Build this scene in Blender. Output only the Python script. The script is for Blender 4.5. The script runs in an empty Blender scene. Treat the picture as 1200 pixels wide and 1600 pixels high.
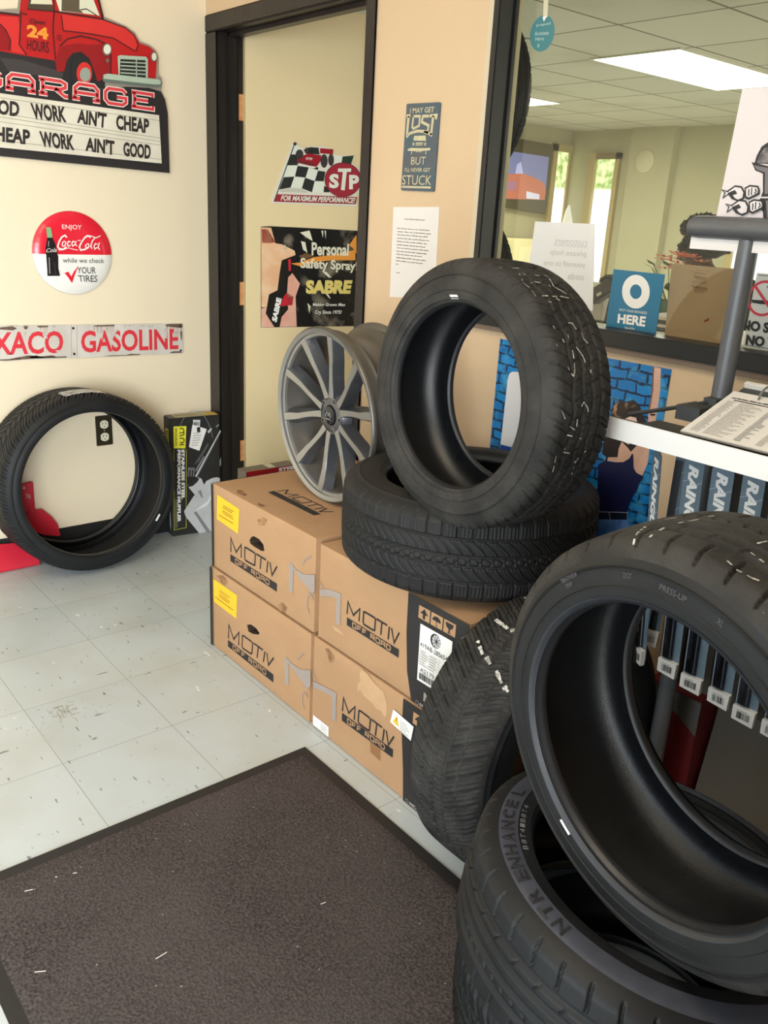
import bpy, bmesh, math, random
import numpy as np
from mathutils import Vector, Matrix
from mathutils.geometry import tessellate_polygon
SC = bpy.context.scene
COL = SC.collection
PI = math.pi

# ------------------------------------------------------------------ camera
cam_d = bpy.data.cameras.new('camera')
cam_d.sensor_fit = 'HORIZONTAL'
cam_d.sensor_width = 36.0
cam_d.lens = 1332.19 / 1200.0 * 36.0
cam_d.clip_start = 0.05
cam = bpy.data.objects.new('camera', cam_d)
COL.objects.link(cam)
cam.matrix_world = Matrix(((0.63292524, -0.28518673, 0.71977369, 3.31897638),
                           (0.77248730, 0.17058586, -0.61168933, -1.79207222),
                           (0.05166247, 0.94316965, 0.32827122, 1.37562673),
                           (0, 0, 0, 1)))
SC.camera = cam

# ------------------------------------------------------------------ view, world, daylight
SC.view_settings.view_transform = 'Standard'
SC.view_settings.look = 'None'
SC.view_settings.gamma = 1
SC.view_settings.exposure = 0.52
SC.cycles.use_denoising = True
SC.cycles.max_bounces = 10
SC.cycles.diffuse_bounces = 5
SC.cycles.transparent_max_bounces = 12
SC.cycles.sample_clamp_indirect = 6.0
W = bpy.data.worlds.new('sky'); SC.world = W; W.use_nodes = True
nt = W.node_tree; nt.nodes.clear()
wo = nt.nodes.new('ShaderNodeOutputWorld'); bg = nt.nodes.new('ShaderNodeBackground')
sky = nt.nodes.new('ShaderNodeTexSky')
try:
    sky.sky_type = 'NISHITA'; sky.sun_disc = False; sky.sun_elevation = math.radians(48); sky.sun_rotation = math.radians(20)
except Exception:
    pass
bg.inputs[1].default_value = 0.22
nt.links.new(sky.outputs[0], bg.inputs[0]); nt.links.new(bg.outputs[0], wo.inputs[0])

def area(name, loc, rot, sx, sy, power, col):
    l = bpy.data.lights.new(name, 'AREA'); l.shape = 'RECTANGLE'; l.size = sx; l.size_y = sy
    l.energy = power; l.color = col
    o = bpy.data.objects.new(name, l); COL.objects.link(o); o.location = loc; o.rotation_euler = rot
    return o
# daylight arriving through the storefront openings (behind and to the left of the camera)
area('storefront_daylight', (2.9, -3.92, 1.35), (math.radians(90), 0, 0), 2.6, 1.5, 34, (0.84, 0.93, 1.0))
area('side_window_daylight', (4.62, -2.75, 1.05), (math.radians(90), 0, math.radians(90)), 1.8, 1.6, 150, (0.91, 0.965, 1.0))
area('shop_ceiling_light', (2.6, -1.6, 2.62), (0, 0, 0), 1.2, 0.6, 13, (1.0, 0.82, 0.62))
# fluorescent ceiling fixtures and far windows of the office beyond the glass
area('office_ceiling_light', (-0.15, 3.6, 2.30), (0, 0, 0), 0.6, 1.3, 34, (1.0, 0.98, 0.90))
area('office_far_ceiling_light', (-2.2, 4.2, 2.30), (0, 0, 0), 0.6, 1.2, 30, (1.0, 0.98, 0.90))
area('office_side_daylight', (4.3, 4.3, 1.5), (math.radians(90), 0, math.radians(90)), 2.6, 1.6, 50, (1.0, 0.99, 0.93))
area('door_leaf_fill_light', (1.0, 1.35, 2.5), (0, 0, 0), 0.5, 0.5, 9, (1.0, 0.86, 0.64))  # added unseen lamp to brighten the open door leaf

# ------------------------------------------------------------------ materials
def lin(c):
    c = c / 255.0
    return c / 12.92 if c <= 0.04045 else ((c + 0.055) / 1.055) ** 2.4
def rgb(r, g, b): return (lin(r), lin(g), lin(b), 1.0)
MATS = {}
def mat(name, col, rough=0.6, metal=0.0, var=0.0, vscale=8.0, col2=None, bump=0.0, bscale=60.0, spec=0.5, stretch=(1, 1, 1), contrast=(0.35, 0.65), coat=0.0):
    """plain procedural material: base colour mottled towards col2 by noise, optional bump"""
    if name in MATS: return MATS[name]
    m = bpy.data.materials.new(name); m.use_nodes = True
    n = m.node_tree.nodes; l = m.node_tree.links
    p = n['Principled BSDF']
    p.inputs['Base Color'].default_value = col
    p.inputs['Roughness'].default_value = rough
    p.inputs['Metallic'].default_value = metal
    p.inputs['Specular IOR Level'].default_value = spec
    p.inputs['Coat Weight'].default_value = coat
    tc = n.new('ShaderNodeTexCoord'); mp = n.new('ShaderNodeMapping'); mp.inputs['Scale'].default_value = stretch
    l.new(tc.outputs['Object'], mp.inputs[0])
    if var > 0 and col2 is not None:
        t = n.new('ShaderNodeTexNoise'); t.inputs['Scale'].default_value = vscale; t.inputs['Detail'].default_value = 6
        r = n.new('ShaderNodeMapRange'); r.inputs[1].default_value = contrast[0]; r.inputs[2].default_value = contrast[1]; r.inputs[4].default_value = var
        x = n.new('ShaderNodeMix'); x.data_type = 'RGBA'
        x.inputs[6].default_value = col; x.inputs[7].default_value = col2
        l.new(mp.outputs[0], t.inputs[0]); l.new(t.outputs[0], r.inputs[0]); l.new(r.outputs[0], x.inputs[0]); l.new(x.outputs[2], p.inputs['Base Color'])
    if bump > 0:
        t2 = n.new('ShaderNodeTexNoise'); t2.inputs['Scale'].default_value = bscale; t2.inputs['Detail'].default_value = 4
        b = n.new('ShaderNodeBump'); b.inputs['Strength'].default_value = bump; b.inputs['Distance'].default_value = 0.01
        l.new(mp.outputs[0], t2.inputs[0]); l.new(t2.outputs[0], b.inputs['Height']); l.new(b.outputs[0], p.inputs['Normal'])
    MATS[name] = m
    return m
def emit(name, col, s):
    if name in MATS: return MATS[name]
    m = bpy.data.materials.new(name); m.use_nodes = True
    n = m.node_tree.nodes; p = n['Principled BSDF']
    p.inputs['Base Color'].default_value = col
    p.inputs['Emission Color'].default_value = col; p.inputs['Emission Strength'].default_value = s
    MATS[name] = m
    return m
def flat(name, r, g, b, rough=0.6): return mat(name, rgb(r, g, b), rough)

def floor_material():
    m = bpy.data.materials.new('vinyl_tile'); m.use_nodes = True
    n = m.node_tree.nodes; l = m.node_tree.links; p = n['Principled BSDF']
    tc = n.new('ShaderNodeTexCoord')
    mp = n.new('ShaderNodeMapping'); mp.vector_type = 'POINT'
    mp.inputs['Location'].default_value = (-1.0943 / 0.3048, 0.8935 / 0.3048, 0)
    mp.inputs['Scale'].default_value = (1 / 0.3048, 1 / 0.3048, 1)
    l.new(tc.outputs['Object'], mp.inputs[0])
    br = n.new('ShaderNodeTexBrick'); br.offset = 0; br.squash = 1
    br.inputs['Scale'].default_value = 1; br.inputs['Brick Width'].default_value = 1; br.inputs['Row Height'].default_value = 1
    br.inputs['Mortar Size'].default_value = 0.0026; br.inputs['Mortar Smooth'].default_value = 0.3; br.inputs['Bias'].default_value = 0
    br.inputs['Color1'].default_value = rgb(184, 192, 194); br.inputs['Color2'].default_value = rgb(191, 197, 197); br.inputs['Mortar'].default_value = rgb(112, 112, 106)
    l.new(mp.outputs[0], br.inputs[0])
    # soft blotches of wear
    t = n.new('ShaderNodeTexNoise'); t.inputs['Scale'].default_value = 5; t.inputs['Detail'].default_value = 8
    l.new(tc.outputs['Object'], t.inputs[0])
    r = n.new('ShaderNodeMapRange'); r.inputs[1].default_value = 0.42; r.inputs[2].default_value = 0.75; r.inputs[4].default_value = 0.45
    l.new(t.outputs[0], r.inputs[0])
    x = n.new('ShaderNodeMix'); x.data_type = 'RGBA'; x.inputs[7].default_value = rgb(172, 172, 160)
    l.new(r.outputs[0], x.inputs[0]); l.new(br.outputs[0], x.inputs[6])
    # dark elongated flecks of the vinyl
    last = x
    for k, (sc, st, th, c) in enumerate([(34, (0.45, 1.9, 1), 0.70, (86, 88, 88)), (60, (0.4, 1.8, 1), 0.70, (108, 110, 108)), (26, (1.7, 0.5, 1), 0.705, (100, 102, 102)), (22, (0.6, 1.5, 1), 0.71, (226, 228, 226))]):
        m2 = n.new('ShaderNodeMapping'); m2.inputs['Scale'].default_value = st; m2.inputs['Location'].default_value = (k * 3.1, k * 1.7, 0); m2.inputs['Rotation'].default_value = (0, 0, 0.5 - 0.4 * k)
        l.new(tc.outputs['Object'], m2.inputs[0])
        t2 = n.new('ShaderNodeTexNoise'); t2.inputs['Scale'].default_value = sc; t2.inputs['Detail'].default_value = 2; t2.inputs['Roughness'].default_value = 0.5
        l.new(m2.outputs[0], t2.inputs[0])
        r2 = n.new('ShaderNodeMapRange'); r2.inputs[1].default_value = th; r2.inputs[2].default_value = th + 0.03; r2.inputs[4].default_value = 0.8
        l.new(t2.outputs[0], r2.inputs[0])
        x2 = n.new('ShaderNodeMix'); x2.data_type = 'RGBA'; x2.inputs[7].default_value = rgb(*c)
        l.new(r2.outputs[0], x2.inputs[0]); l.new(last.outputs[2], x2.inputs[6]); last = x2
    l.new(last.outputs[2], p.inputs['Base Color'])
    p.inputs['Roughness'].default_value = 0.32
    p.inputs['Specular IOR Level'].default_value = 0.4
    return m
def mat_carpet():
    m = bpy.data.materials.new('carpet_pile'); m.use_nodes = True
    n = m.node_tree.nodes; l = m.node_tree.links; p = n['Principled BSDF']
    tc = n.new('ShaderNodeTexCoord')
    t = n.new('ShaderNodeTexNoise'); t.inputs['Scale'].default_value = 170; t.inputs['Detail'].default_value = 5
    l.new(tc.outputs['Object'], t.inputs[0])
    cr = n.new('ShaderNodeValToRGB'); cr.color_ramp.elements[0].position = 0.3; cr.color_ramp.elements[0].color = rgb(40, 35, 34)
    cr.color_ramp.elements[1].position = 0.7; cr.color_ramp.elements[1].color = rgb(88, 80, 78)
    l.new(t.outputs[0], cr.inputs[0])
    t3 = n.new('ShaderNodeTexNoise'); t3.inputs['Scale'].default_value = 3.5; t3.inputs['Detail'].default_value = 6
    l.new(tc.outputs['Object'], t3.inputs[0])
    r3 = n.new('ShaderNodeMapRange'); r3.inputs[1].default_value = 0.35; r3.inputs[2].default_value = 0.7; r3.inputs[4].default_value = 0.55
    l.new(t3.outputs[0], r3.inputs[0])
    x3 = n.new('ShaderNodeMix'); x3.data_type = 'RGBA'; x3.inputs[7].default_value = rgb(84, 78, 76)
    l.new(r3.outputs[0], x3.inputs[0]); l.new(cr.outputs[0], x3.inputs[6])
    v = n.new('ShaderNodeTexVoronoi'); v.inputs['Scale'].default_value = 26
    l.new(tc.outputs['Object'], v.inputs[0])
    r = n.new('ShaderNodeMapRange'); r.inputs[1].default_value = 0.05; r.inputs[2].default_value = 0.035; r.inputs[3].default_value = 0; r.inputs[4].default_value = 0.7
    l.new(v.outputs[0], r.inputs[0])
    x = n.new('ShaderNodeMix'); x.data_type = 'RGBA'; x.inputs[7].default_value = rgb(176, 170, 160)
    l.new(r.outputs[0], x.inputs[0]); l.new(x3.outputs[2], x.inputs[6]); l.new(x.outputs[2], p.inputs['Base Color'])
    b = n.new('ShaderNodeBump'); b.inputs['Strength'].default_value = 0.7; b.inputs['Distance'].default_value = 0.004
    l.new(t.outputs[0], b.inputs['Height']); l.new(b.outputs[0], p.inputs['Normal'])
    p.inputs['Roughness'].default_value = 0.95; p.inputs['Specular IOR Level'].default_value = 0.15
    return m
def mat_brick_print():
    m = bpy.data.materials.new('printed_blue_brick'); m.use_nodes = True
    n = m.node_tree.nodes; l = m.node_tree.links; p = n['Principled BSDF']
    tc = n.new('ShaderNodeTexCoord'); mp = n.new('ShaderNodeMapping'); mp.inputs['Rotation'].default_value = (math.radians(90), 0, 0)
    l.new(tc.outputs['Object'], mp.inputs[0])
    t0 = n.new('ShaderNodeTexNoise'); t0.inputs['Scale'].default_value = 22; t0.inputs['Detail'].default_value = 5
    l.new(mp.outputs[0], t0.inputs[0])
    ad = n.new('ShaderNodeMix'); ad.data_type = 'VECTOR'; ad.inputs[0].default_value = 0.024
    l.new(mp.outputs[0], ad.inputs[4]); l.new(t0.outputs[1], ad.inputs[5])
    br = n.new('ShaderNodeTexBrick'); br.inputs['Scale'].default_value = 1
    br.inputs['Brick Width'].default_value = 0.055; br.inputs['Row Height'].default_value = 0.026
    br.inputs['Mortar Size'].default_value = 0.0032; br.inputs['Mortar Smooth'].default_value = 0.35
    br.inputs['Color1'].default_value = rgb(10, 104, 172); br.inputs['Color2'].default_value = rgb(20, 128, 196); br.inputs['Mortar'].default_value = rgb(10, 34, 62)
    l.new(ad.outputs[1], br.inputs[0])
    r = n.new('ShaderNodeMapRange'); r.inputs[1].default_value = 0.5; r.inputs[2].default_value = 0.7; r.inputs[4].default_value = 0.85
    l.new(t0.outputs[0], r.inputs[0])
    x = n.new('ShaderNodeMix'); x.data_type = 'RGBA'; x.inputs[7].default_value = rgb(70, 160, 205)
    l.new(r.outputs[0], x.inputs[0]); l.new(br.outputs[0], x.inputs[6]); l.new(x.outputs[2], p.inputs['Base Color'])
    p.inputs['Roughness'].default_value = 0.4
    return m
def mat_ceiling_tile():
    m = bpy.data.materials.new('ceiling_tile'); m.use_nodes = True
    n = m.node_tree.nodes; l = m.node_tree.links; p = n['Principled BSDF']
    tc = n.new('ShaderNodeTexCoord')
    mp = n.new('ShaderNodeMapping'); mp.inputs['Location'].default_value = (0.36, -2.87 + 1.39 * 3, 0)
    l.new(tc.outputs['Object'], mp.inputs[0])
    br = n.new('ShaderNodeTexBrick'); br.offset = 0
    br.inputs['Scale'].default_value = 1; br.inputs['Brick Width'].default_value = 0.61; br.inputs['Row Height'].default_value = 0.7
    br.inputs['Mortar Size'].default_value = 0.009; br.inputs['Mortar Smooth'].default_value = 0.2
    br.inputs['Color1'].default_value = rgb(196, 192, 172); br.inputs['Color2'].default_value = rgb(204, 200, 180); br.inputs['Mortar'].default_value = rgb(110, 104, 88)
    l.new(mp.outputs[0], br.inputs[0])
    t = n.new('ShaderNodeTexNoise'); t.inputs['Scale'].default_value = 1.1; t.inputs['Detail'].default_value = 4
    l.new(tc.outputs['Object'], t.inputs[0])
    r = n.new('ShaderNodeMapRange'); r.inputs[1].default_value = 0.55; r.inputs[2].default_value = 0.75; r.inputs[4].default_value = 0.5
    l.new(t.outputs[0], r.inputs[0])
    x = n.new('ShaderNodeMix'); x.data_type = 'RGBA'; x.inputs[7].default_value = rgb(150, 140, 115)
    l.new(r.outputs[0], x.inputs[0]); l.new(br.outputs[0], x.inputs[6]); l.new(x.outputs[2], p.inputs['Base Color'])
    p.inputs['Roughness'].default_value = 0.9
    return m
def mat_glass_pane():
    m = bpy.data.materials.new('window_glass'); m.use_nodes = True
    n = m.node_tree.nodes; l = m.node_tree.links
    n.remove(n['Principled BSDF'])
    o = n['Material Output']
    tr = n.new('ShaderNodeBsdfTransparent'); tr.inputs[0].default_value = (0.955, 0.955, 0.90, 1)
    gl = n.new('ShaderNodeBsdfGlossy'); gl.inputs['Roughness'].default_value = 0.02; gl.inputs[0].default_value = (1, 1, 1, 1)
    fr = n.new('ShaderNodeFresnel'); fr.inputs[0].default_value = 1.5
    mx = n.new('ShaderNodeMixShader')
    ge = n.new('ShaderNodeNewGeometry'); iv = n.new('ShaderNodeMath'); iv.operation = 'SUBTRACT'; iv.inputs[0].default_value = 1.0; l.new(ge.outputs['Backfacing'], iv.inputs[1])
    ml = n.new('ShaderNodeMath'); ml.operation = 'MULTIPLY'; l.new(fr.outputs[0], ml.inputs[0]); l.new(iv.outputs[0], ml.inputs[1])   # one reflection, on the outer face
    l.new(ml.outputs[0], mx.inputs[0]); l.new(tr.outputs[0], mx.inputs[1]); l.new(gl.outputs[0], mx.inputs[2]); l.new(mx.outputs[0], o.inputs[0])
    return m
def mat_clear():
    m = bpy.data.materials.new('clear_plastic'); m.use_nodes = True
    n = m.node_tree.nodes; l = m.node_tree.links
    n.remove(n['Principled BSDF']); o = n['Material Output']
    tr = n.new('ShaderNodeBsdfTransparent'); tr.inputs[0].default_value = (0.86, 0.88, 0.9, 1)
    gl = n.new('ShaderNodeBsdfGlossy'); gl.inputs['Roughness'].default_value = 0.12
    mx = n.new('ShaderNodeMixShader'); mx.inputs[0].default_value = 0.10
    l.new(tr.outputs[0], mx.inputs[1]); l.new(gl.outputs[0], mx.inputs[2]); l.new(mx.outputs[0], o.inputs[0])
    return m
M_FLOOR = floor_material(); M_CARPET = mat_carpet(); M_BRICK = mat_brick_print(); M_CEIL = mat_ceiling_tile(); M_GLASS = mat_glass_pane(); M_CLEAR = mat_clear()
M_WALL = mat('wall_paint', rgb(236, 221, 192), 0.75, var=0.25, vscale=2.5, col2=rgb(230, 214, 184), bump=0.06, bscale=220)
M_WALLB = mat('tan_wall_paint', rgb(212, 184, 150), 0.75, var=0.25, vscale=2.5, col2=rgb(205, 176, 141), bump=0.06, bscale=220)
M_WALLY = mat('office_paint', rgb(178, 173, 142), 0.7, var=0.3, vscale=1.3, col2=rgb(166, 160, 128))
M_DOOR = mat('door_paint', rgb(226, 206, 162), 0.5, var=0.2, vscale=2, col2=rgb(218, 197, 152))
M_TRIM = mat('dark_stained_trim', rgb(25, 22, 22), 0.38, var=0.7, vscale=9, col2=rgb(40, 32, 29), bump=0.12, bscale=30, stretch=(6, 6, 0.6))
M_FRAME = mat('bronze_frame', rgb(30, 30, 30), 0.45)
M_RAWWOOD = mat('raw_wood', rgb(214, 160, 108), 0.7, var=0.5, vscale=60, col2=rgb(180, 120, 76))
M_BASE = mat('black_baseboard', rgb(28, 27, 26), 0.5)
M_CEILW = flat('shop_ceiling_white', 214, 206, 190, 0.9)
M_CARD = mat('cardboard', rgb(177, 139, 102), 0.8, var=0.5, vscale=6, col2=rgb(166, 128, 92), bump=0.10, bscale=35, stretch=(1, 1, 2))
M_CARDW = mat('weathered_cardboard', rgb(156, 132, 108), 0.85, var=0.5, vscale=8, col2=rgb(142, 118, 94))
M_CARDD = mat('cardboard_dark', rgb(150, 108, 70), 0.85, var=0.5, vscale=12, col2=rgb(132, 92, 58))
M_CARDL = mat('torn_cardboard', rgb(196, 160, 122), 0.9, var=0.5, vscale=25, col2=rgb(184, 144, 104))
M_INK = mat('black_ink', rgb(36, 34, 34), 0.7)
M_INKG = mat('grey_ink', rgb(156, 144, 136), 0.75)
M_SCUFF = mat('scuff', rgb(128, 92, 62), 0.85, var=0.8, vscale=40, col2=rgb(176, 132, 90), contrast=(0.4, 0.6))
M_BLACK = flat('print_black', 28, 28, 29); M_WHITE = flat('print_white', 236, 234, 230)
M_PAPER = mat('paper', rgb(228, 222, 218), 0.8, var=0.2, vscale=3, col2=rgb(220, 212, 208))
M_TEXTG = flat('faded_print', 118, 110, 106); M_RED = flat('print_red', 214, 30, 46, 0.35); M_DKRED = flat('print_dark_red', 150, 22, 32, 0.4)
M_YEL = flat('sticker_yellow', 250, 190, 40, 0.6)
M_RUB = mat('rubber', rgb(25, 25, 26), 0.6, var=0.7, vscale=9, col2=rgb(37, 36, 35), bump=0.05, bscale=300, spec=0.32)
M_RUBW = mat('worn_rubber', rgb(34, 33, 32), 0.68, var=0.85, vscale=14, col2=rgb(58, 56, 53), bump=0.25, bscale=140, spec=0.3)
M_RUBD = mat('dark_rubber', rgb(18, 20, 22), 0.52, var=0.7, vscale=10, col2=rgb(29, 30, 32), bump=0.05, bscale=300, spec=0.34)
M_LINER = mat('inner_liner', rgb(12, 14, 17), 0.36, var=0.6, vscale=60, col2=rgb(21, 23, 27), bump=0.10, bscale=520, spec=0.5, stretch=(1, 1, 0.03))
M_FLANGE = mat('flange_rubber', rgb(42, 44, 49), 0.45, var=0.5, vscale=20, col2=rgb(35, 36, 40))
M_BEAD = mat('bead_rubber', rgb(34, 34, 36), 0.42, spec=0.5)
M_SHEEN = mat('sidewall_sheen', rgb(66, 69, 80), 0.52, var=0.7, vscale=26, col2=rgb(52, 54, 64), spec=0.4)  # bluish sky reflection on the sidewall, painted into the colour
M_CHALK = mat('chalk', rgb(214, 212, 204), 0.9, var=0.9, vscale=120, col2=rgb(120, 118, 112))

# ------------------------------------------------------------------ object helpers
def link(o, parent=None):
    COL.objects.link(o)
    if parent is not None: o.parent = parent
    return o
def tag(o, label=None, cat=None, group=None, kind=None):
    if label: o['label'] = label
    if cat: o['category'] = cat
    if group: o['group'] = group
    if kind: o['kind'] = kind
    return o
def empty(name, M=None, label=None, cat=None, group=None, kind=None):
    o = bpy.data.objects.new(name, None); o.empty_display_size = 0.05; COL.objects.link(o)
    if M is not None: o.matrix_world = M if isinstance(M, Matrix) else Matrix.Translation(M)
    return tag(o, label, cat, group, kind)
def frame_matrix(o, x, y, z):
    return Matrix(((x[0], y[0], z[0], o[0]), (x[1], y[1], z[1], o[1]), (x[2], y[2], z[2], o[2]), (0, 0, 0, 1)))
class MB:
    def __init__(s): s.v = []; s.f = []; s.m = []; s.mats = []
    def mi(s, m):
        if m not in s.mats: s.mats.append(m)
        return s.mats.index(m)
    def add(s, verts, faces, m):
        b = len(s.v); s.v += [tuple(v) for v in verts]; k = s.mi(m)
        for f in faces: s.f.append(tuple(i + b for i in f)); s.m.append(k)
    def box(s, a, b, m, M=None):
        x0, y0, z0 = a; x1, y1, z1 = b
        vs = [Vector(p) for p in ((x0, y0, z0), (x1, y0, z0), (x1, y1, z0), (x0, y1, z0), (x0, y0, z1), (x1, y0, z1), (x1, y1, z1), (x0, y1, z1))]
        if M is not None: vs = [M @ v for v in vs]
        s.add(vs, [(3, 2, 1, 0), (4, 5, 6, 7), (0, 1, 5, 4), (1, 2, 6, 5), (2, 3, 7, 6), (3, 0, 4, 7)], m)
    def tube(s, pts, r, m, seg=16, cap=True):
        pts = [Vector(p) for p in pts]; rings = []
        rs = r if isinstance(r, (list, tuple)) else [r] * len(pts)
        up = None
        for i, p in enumerate(pts):
            d = (pts[min(i + 1, len(pts) - 1)] - pts[max(i - 1, 0)]).normalized()
            if up is None or abs(up.dot(d)) > 0.99: up = Vector((0, 0, 1)) if abs(d.z) < 0.9 else Vector((1, 0, 0))
            x = up.cross(d).normalized(); y = d.cross(x); up = y
            rings.append([p + (x * math.cos(2 * PI * k / seg) + y * math.sin(2 * PI * k / seg)) * rs[i] for k in range(seg)])
        vs = [v for rg in rings for v in rg]; fs = []
        for i in range(len(pts) - 1):
            for k in range(seg):
                k2 = (k + 1) % seg; fs.append((i * seg + k, i * seg + k2, (i + 1) * seg + k2, (i + 1) * seg + k))
        if cap: fs.append(tuple(range(seg))[::-1]); fs.append(tuple((len(pts) - 1) * seg + k for k in range(seg)))
        s.add(vs, fs, m)
    def prism(s, poly, w0, w1, m, fn):
        """extrude 2d polygon between offsets w0 and w1; fn(u,v,w)->xyz"""
        n = len(poly)
        vs = [fn(u, v, w0) for u, v in poly] + [fn(u, v, w1) for u, v in poly]
        tri = tessellate_polygon([[Vector((u, v, 0)) for u, v in poly]])
        fs = [tuple(t) for t in tri] + [tuple(i + n for i in t[::-1]) for t in tri]
        for i in range(n): fs.append((i, (i + 1) % n, n + (i + 1) % n, n + i))
        s.add(vs, fs, m)
    def revolve(s, prof, m, seg=64, closed=False, fn=lambda x, y, z: (x, y, z)):
        """prof: list of (r, z) around local z"""
        n = len(prof); vs = []; fs = []
        for k in range(seg):
            a = 2 * PI * k / seg
            for r, z in prof: vs.append(fn(r * math.cos(a), r * math.sin(a), z))
        for k in range(seg):
            k2 = (k + 1) % seg
            for i in range(n if closed else n - 1):
                j = (i + 1) % n
                fs.append((k * n + i, k2 * n + i, k2 * n + j, k * n + j))
        s.add(vs, fs, m)
    def build(s, name, parent=None, smooth=False, bevel=0.0, angle=0.6, recalc=True, bseg=2):
        me = bpy.data.meshes.new(name); me.from_pydata(s.v, [], s.f)
        for m in s.mats: me.materials.append(m)
        me.polygons.foreach_set('material_index', s.m)
        if recalc or bevel > 0:
            bm = bmesh.new(); bm.from_mesh(me)
            if bevel > 0: bmesh.ops.bevel(bm, geom=[e for e in bm.edges if len(e.link_faces) == 2 and e.calc_face_angle(0) > 0.5], offset=bevel, segments=bseg, affect='EDGES', clamp_overlap=True)
            if recalc: bmesh.ops.recalc_face_normals(bm, faces=bm.faces[:])
            bm.to_mesh(me); bm.free()
        if smooth:
            me.polygons.foreach_set('use_smooth', [True] * len(me.polygons))
            try: me.set_sharp_from_angle(angle=angle)
            except Exception: pass
        me.update()
        return link(bpy.data.objects.new(name, me), parent)

_txt = {}
def text_mesh(s, bold=0.0, shear=0.0):
    k = (s, bold, shear)
    if k not in _txt:
        c = bpy.data.curves.new('text', 'FONT'); c.body = s; c.size = 1; c.offset = bold; c.shear = shear; c.resolution_u = 3; c.fill_mode = 'FRONT'
        o = bpy.data.objects.new('text', c); COL.objects.link(o)
        me = bpy.data.meshes.new_from_object(o)
        vs = [(v.co.x, v.co.y) for v in me.vertices]; fs = [tuple(p.vertices) for p in me.polygons]
        bpy.data.objects.remove(o); bpy.data.curves.remove(c); bpy.data.meshes.remove(me)
        xs = [v[0] for v in vs]; ys = [v[1] for v in vs]
        x0, x1, y0, y1 = min(xs), max(xs), min(ys), max(ys)
        vs = [((x - x0) / (x1 - x0), (y - y0) / (y1 - y0)) for x, y in vs]
        _txt[k] = (vs, fs, (x1 - x0) / (y1 - y0))
    return _txt[k]
def bil(q, s, t):
    tl, tr, br, bl = q
    return tuple((tl[i] * (1 - s) + tr[i] * s) * t + (bl[i] * (1 - s) + br[i] * s) * (1 - t) for i in (0, 1))
def rect(u0, v0, u1, v1): return [(u0, v1), (u1, v1), (u1, v0), (u0, v0)]
class Art:
    """flat printed artwork in (u, v), stacked in thin layers along w"""
    def __init__(s, fn, w0=0.0004, dw=0.00025): s.mb = MB(); s.fn = fn; s.w = w0; s.dw = dw
    def up(s): s.w += s.dw
    def poly(s, pts, m):
        pts = [tuple(p) for p in pts]
        tri = tessellate_polygon([[Vector((u, v, 0)) for u, v in pts]])
        s.mb.add([s.fn(u, v, s.w) for u, v in pts], [tuple(t) for t in tri], m); s.up()
    def rect(s, u0, v0, u1, v1, m): s.poly([(u0, v0), (u1, v0), (u1, v1), (u0, v1)], m)
    def quad(s, q, m): s.poly(q, m)
    def ell(s, c, ru, rv, m, n=28, a0=0, a1=2 * PI):
        s.poly([(c[0] + ru * math.cos(a0 + (a1 - a0) * k / n), c[1] + rv * math.sin(a0 + (a1 - a0) * k / n)) for k in range(n if a1 - a0 > 6.2 else n + 1)], m)
    def ring(s, c, ru, rv, wd, m, n=32, a0=0, a1=2 * PI):
        s.stroke([(c[0] + ru * math.cos(a0 + (a1 - a0) * k / n), c[1] + rv * math.sin(a0 + (a1 - a0) * k / n)) for k in range(n + 1)], wd, m)
    def stroke(s, pts, wd, m, up=True):
        P = [Vector((p[0], p[1])) for p in pts]; n = len(P)
        ws = wd if isinstance(wd, (list, tuple)) else [wd] * n
        vs = []; fs = []
        for i in range(n):
            a = (P[i] - P[i - 1]).normalized() if i > 0 else None
            b = (P[i + 1] - P[i]).normalized() if i < n - 1 else None
            if a is None: a = b
            if b is None: b = a
            t = a + b
            if t.length < 1e-6: t = b
            t.normalize(); nn = Vector((-t.y, t.x)); k = 1 / max(0.5, nn.dot(Vector((-b.y, b.x))))
            h = ws[i] / 2 * k
            vs += [P[i] + nn * h, P[i] - nn * h]
        for i in range(n - 1): fs.append((2 * i, 2 * i + 1, 2 * i + 3, 2 * i + 2))
        s.mb.add([s.fn(v.x, v.y, s.w) for v in vs], fs, m)
        if up: s.up()
    def strokes(s, lst, wd, m, q=None):
        for l in lst: s.stroke([bil(q, *p) for p in l] if q else l, wd, m, up=False)
        s.up()
    def text(s, st, q, m, bold=0.0, shear=0.0):
        vs, fs, _ = text_mesh(st, bold, shear)
        s.mb.add([s.fn(*bil(q, x, y), s.w) for x, y in vs], fs, m); s.up()
    def words(s, u0, v0, u1, v1, m, seed=0, wmin=0.08, wmax=0.2):
        """an illegible line of small print"""
        r = random.Random(seed); W = u1 - u0; u = 0.0
        while u < 1:
            w = r.uniform(wmin, wmax)
            if u + w > 1: break
            x = u
            while x < u + w:
                k = r.uniform(0.3, 1.0) * (v1 - v0); s.mb.add([s.fn(u0 + a * W, v0 + b, s.w) for a, b in ((x, 0), (x + 0.011, 0), (x + 0.011, k), (x, k))], [(0, 1, 2, 3)], m); x += 0.018
            s.mb.add([s.fn(u0 + a * W, v0 + b, s.w) for a, b in ((u, 0.3 * (v1 - v0)), (u + w, 0.3 * (v1 - v0)), (u + w, 0.55 * (v1 - v0)), (u, 0.55 * (v1 - v0)))], [(0, 1, 2, 3)], m)
            u += w + 0.025
        s.up()
    def barcode(s, u0, v0, u1, v1, m, seed=0, n=26):
        r = random.Random(seed)
        for k in range(n):
            a = u0 + (u1 - u0) * k / n; b = a + (u1 - u0) / n * r.choice((0.3, 0.55, 0.85))
            s.mb.add([s.fn(x, y, s.w) for x, y in ((a, v0), (b, v0), (b, v1), (a, v1))], [(0, 1, 2, 3)], m)
        s.up()
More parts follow.
